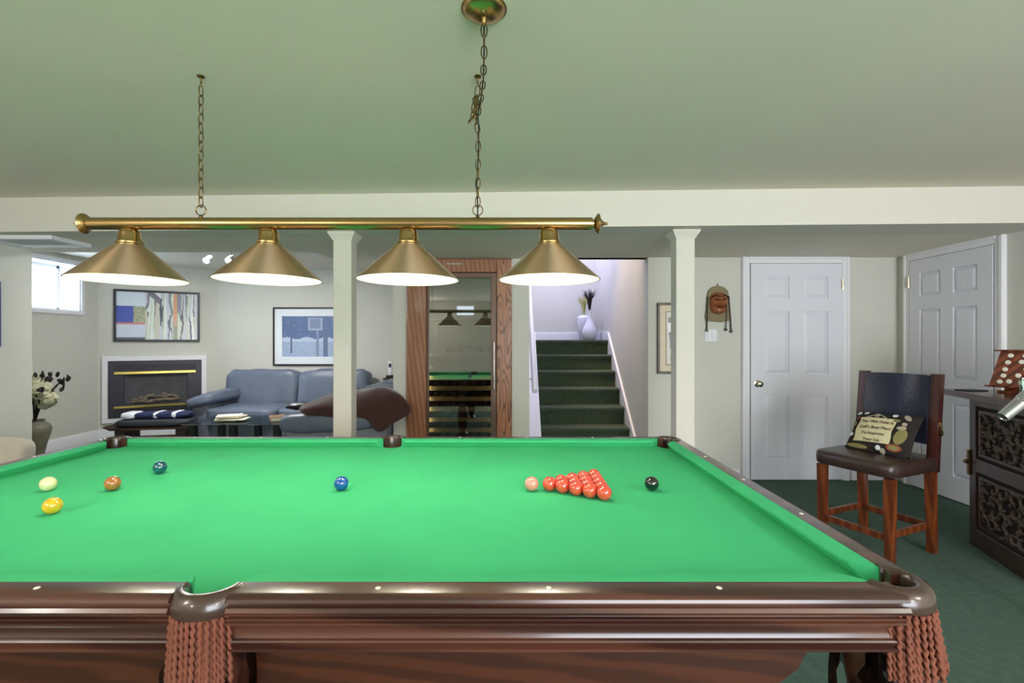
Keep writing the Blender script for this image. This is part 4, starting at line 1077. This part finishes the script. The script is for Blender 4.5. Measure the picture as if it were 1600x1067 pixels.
def blob(name, u, v, ru, rv, m, rot=0., n_=18):
    bm = bm_(); ring_ = []; cR, sR = math.cos(rot), math.sin(rot)
    for off in (.0005, .003):
        ring_.append([bm.verts.new(on(u+ru*math.cos(t)*cR-rv*math.sin(t)*sR, v+(ru*math.cos(t)*sR+rv*math.sin(t)*cR)*CW/CH, off)) for t in [2*PI*i/n_ for i in range(n_)]])
    c = bm.verts.new(on(u, v, .0035))
    for i in range(n_):
        bm.faces.new((ring_[0][i], ring_[0][(i+1) % n_], ring_[1][(i+1) % n_], ring_[1][i])); bm.faces.new((ring_[1][i], ring_[1][(i+1) % n_], c))
    return obj(name, bm, m, cu, ang=60)
bm = bm_(); g_ = []
for j in range(9):
    g_.append([bm.verts.new(on(-.70+1.12*i/9+.02*math.sin(j*1.2), -.62+1.20*j/8, .003)) for i in range(10)])
for j in range(8):
    for i in range(9): bm.faces.new((g_[j][i], g_[j][i+1], g_[j+1][i+1], g_[j+1][i]))
pt = obj('text_patch', bm, 'patch', cu, ang=60)
def text_mesh(txt, size, M4, m, par, name='lettering'):
    cv = bpy.data.curves.new('t', 'FONT'); cv.body = txt; cv.size = size; cv.align_x = 'CENTER'; cv.extrude = .0003
    to = bpy.data.objects.new('t', cv); COL.objects.link(to); bpy.context.view_layer.update()
    me = bpy.data.meshes.new_from_object(to.evaluated_get(bpy.context.evaluated_depsgraph_get()))
    bpy.data.objects.remove(to)
    me.transform(M4); me.materials.clear(); me.materials.append(M[m]); return me
for i, tx in enumerate(('The 19th Hole Is', 'Golf\'s Best Place', 'To Improve', 'Your Lie')):
    v = .34-.29*i; me = text_mesh(tx, .030, Matrix.Identity(4), 'maskd', None)
    for vv in me.vertices:
        X_, Y_ = vv.co.x, vv.co.y; u = (X_/(CW/2))*.92-.12; vv.co = on(u, v+Y_/(CH/2)-.05, .0052+vv.co.z)
    obj('lettering', me, 'maskd', pt)
for u, v in ((-.86, .84), (-.62, .86), (.30, .80), (-.84, -.30), (.12, -.80)): blob('golf_ball_motif', u, v, .075, .075, 'mount')
for (u, v, ru, rv, m_, ro_) in ((.66, .76, .15, .08, 'grey1', -.9), (-.22, .74, .09, .09, 'grey1', 0), (-.42, .66, .20, .022, 'grey1', .5), (0.02, .66, .20, .022, 'grey1', -.6), (.42, .52, .10, .06, 'olive', .2),
                                (-.55, -.82, .36, .07, 'olive', -.08), (.66, -.20, .16, .30, 'olive', -.15), (.62, .20, .13, .07, 'grey1', .3), (.66, .40, .07, .07, 'grey1', 0), (.56, -.72, .22, .12, 'rust', 0), (.56, -.72, .15, .08, 'olive', 0), (.26, -.9, .08, .08, 'grey1', 0), (-.84, .24, .06, .10, 'olive', .3), (-.80, .56, .05, .06, 'rust', 0)):
    blob('motif', u, v, ru, rv, m_, ro_)

# ================================================================ BAR CABINET, RIGHT
c0 = Vector((2.925, 3.07, 0)); cdir = Vector((-.145, -.45, 0)).normalized(); ca = math.atan2(cdir.y, cdir.x)
cb = thing('bar_cabinet', 'dark carved wooden bar cabinet at the right edge', 'cabinet', tuple(c0), ca)
# local: x runs along the carved face towards the camera, +y into the room side of the body
CL, CD, CHH = .62, .40, .925
obj('body', bx(bm_(), .0, CL, .022, CD, 0.0, CHH, .003), 'cabw', cb)
fb = bm_(); s_ = .065
bx(fb, 0, s_, 0, .022, 0, CHH, .002); bx(fb, CL-s_, CL, 0, .022, 0, CHH, .002)
rails = ((0, .115), (.475, .555), (.885, CHH))
for z0_, z1_ in rails: bx(fb, s_, CL-s_, 0, .022, z0_, z1_, .002)
dr_ = obj('face_frame', fb, 'cabw', cb)
rc = random.Random(11)
for z0_, z1_ in ((.115, .475), (.555, .885)):
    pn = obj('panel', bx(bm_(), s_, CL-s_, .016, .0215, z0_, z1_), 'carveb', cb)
    fr_ = bm_(); g = .022
    bx(fr_, s_+g, CL-s_-g, .004, .016, z0_+g, z0_+g+.018); bx(fr_, s_+g, CL-s_-g, .004, .016, z1_-g-.018, z1_-g); bx(fr_, s_+g, s_+g+.018, .004, .016, z0_+g+.018, z1_-g-.018); bx(fr_, CL-s_-g-.018, CL-s_-g, .004, .016, z0_+g+.018, z1_-g-.018)
    obj('panel_border', fr_, 'cabw', pn)
    cvb = bm_()
    for gi in range(5):
        for gj in range(4):
            X_ = s_+.075+gi*(CL-2*s_-.15)/4+rc.uniform(-.012, .012); Z_ = z0_+.075+gj*(z1_-z0_-.15)/3+rc.uniform(-.012, .012)
            a0_ = rc.uniform(0, 2*PI); sg = rc.choice((-1, 1)); pts = []; rad = []
            for k_ in range(12):
                t = k_/11; r_ = .046*(1-t*.82); an = a0_+sg*t*4.6
                pts.append((X_+r_*math.cos(an), .010, Z_+r_*math.sin(an))); rad.append(.004+.009*math.sin(PI*min(1, .15+t*.85)))
            tube(cvb, pts, rad, 6)
            for q_ in range(2):
                an = a0_+q_*2.2+1; p_ = Vector((X_+.03*math.cos(an), .009, Z_+.03*math.sin(an))); e_ = p_+Vector((.04*math.cos(an+.6), 0, .04*math.sin(an+.6)))
                e_.x = max(s_+.045, min(CL-s_-.045, e_.x)); e_.z = max(z0_+.045, min(z1_-.045, e_.z))
                tube(cvb, [p_, (p_+e_)/2+Vector((.004, 0, .004)), e_], [.004, .013, .001], 6)
    obj('carving', cvb, 'carve', pn, ang=60)
bm = bm_(); bx(bm, -.008, .02, -.012, .0, .44, .60, .004); lathe(bm, [(0, 0), (.012, 0), (.014, .012), (.009, .02), (0, .022)], 14, M4=Matrix.Translation((.006, -.012, .525)) @ Matrix.Rotation(R(90), 4, 'X')); obj('latch', bm, 'bronze', cb)
# countertop
ctp = bm_(); prism(ctp, [(-.30, -.02), (CL+.02, -.03), (CL+.02, CD+.05), (-.30, CD+.05)], 'z', CHH, .962)
obj('countertop', ctp, 'cabr', cb, ang=20)
tray = tag(obj('tray', bx(bm_(), -.075, .075, -.05, .05, 0, .006, .002), 'charc', None, (3.06, 3.20, .9622), (0, 0, .2)), 'thin dark flat tray lying on the bar counter', 'tray')
# wooden lantern decorated with shell buttons
ln = thing('button_lantern', 'tapered wooden box decorated with white buttons on the bar counter', 'lantern', (3.27, 3.05, .9622), .35)
def tap(bm, w0, w1, z0, z1):
    A_ = [bm.verts.new((i*w0/2, j*w0/2, z0)) for i, j in ((-1, -1), (1, -1), (1, 1), (-1, 1))]; B_ = [bm.verts.new((i*w1/2, j*w1/2, z1)) for i, j in ((-1, -1), (1, -1), (1, 1), (-1, 1))]
    bm.faces.new(A_[::-1]); bm.faces.new(B_)
    for i in range(4): bm.faces.new((A_[i], A_[(i+1) % 4], B_[(i+1) % 4], B_[i]))
    return bm
obj('foot', tap(tap(bm_(), .20, .20, 0, .012), .15, .15, .012, .035), 'lwood', ln)
obj('bottom_ledge', bx(bm_(), -.145, .145, -.145, .145, .035, .045, .003), 'lwood', ln)
obj('tapered_body', tap(bm_(), .255, .175, .045, .265), 'lwood', ln)
obj('top_ledge', bx(bm_(), -.112, .112, -.112, .112, .265, .275, .003), 'lwood', ln)
btm = mesh('button', lathe(bm_(), [(0, .003), (.004, .0025), (.0055, .005), (.012, .005), (.014, .003), (.014, 0), (0, 0)], 16), 'shell')
tilt = math.atan2((.255-.175)/2, .22)
for fa in (0, -PI/2, PI/2, PI):            # local face -y rotated
    for (X_, z) in ((-.075, .07), (-.03, .075), (.03, .07), (.08, .075), (-.06, .11), (.01, .115), (.06, .115), (-.055, .15), (.045, .155), (-.045, .195), (.02, .20), (-.035, .238), (.035, .238)):
        yy = -(.255/2-(z-.045)*math.tan(tilt))-.0005
        Mb = Matrix.Rotation(fa, 4, 'Z') @ Matrix.Translation((X_, yy, z)) @ Matrix.Rotation(R(90)-tilt, 4, 'X')
        o = obj('button', btm, 'shell', ln); o.matrix_local = Mb
gg = thing('drinking_glass', 'clear drinking glass on the bar counter before the button box', 'glass', (3.06, 2.86, .9622))
bm = bm_(); lathe(bm, [(0, 0), (.028, 0), (.036, .11), (.034, .11), (.026, .006), (0, .006)], 24); obj('glass_body', bm, 'glass', gg)
# silver tube on a stand whose foot stands outside the frame
tb = thing('chrome_tube', 'shiny silver metal tube slanting down in front of the carved cabinet', 'tube', (2.47, 2.10, 0))
bm = bm_(); pa = Vector(px(1566, 652, 2.1))-Vector((2.47, 2.1, 0)); pb = Vector(px(1668, 571, 2.1))-Vector((2.47, 2.1, 0)); dd = (pb-pa)
Mt = Matrix.Translation(pa) @ dd.to_track_quat('Z', 'Y').to_matrix().to_4x4(); LL = dd.length
lathe(bm, [(0, .004), (.020, .004), (.020, 0), (.023, 0), (.025, .10), (.027, .102), (.027, .115), (.029, .118), (.030, LL), (0, LL)], 28, M4=Mt); obj('barrel', bm, 'chrome', tb)
bm = bm_(); lathe(bm, [(0, 0), (.12, 0), (.12, .015), (.02, .03), (.014, .05), (.014, 1.08), (0, 1.08)], 24); obj('stand', bm, 'black', tb)
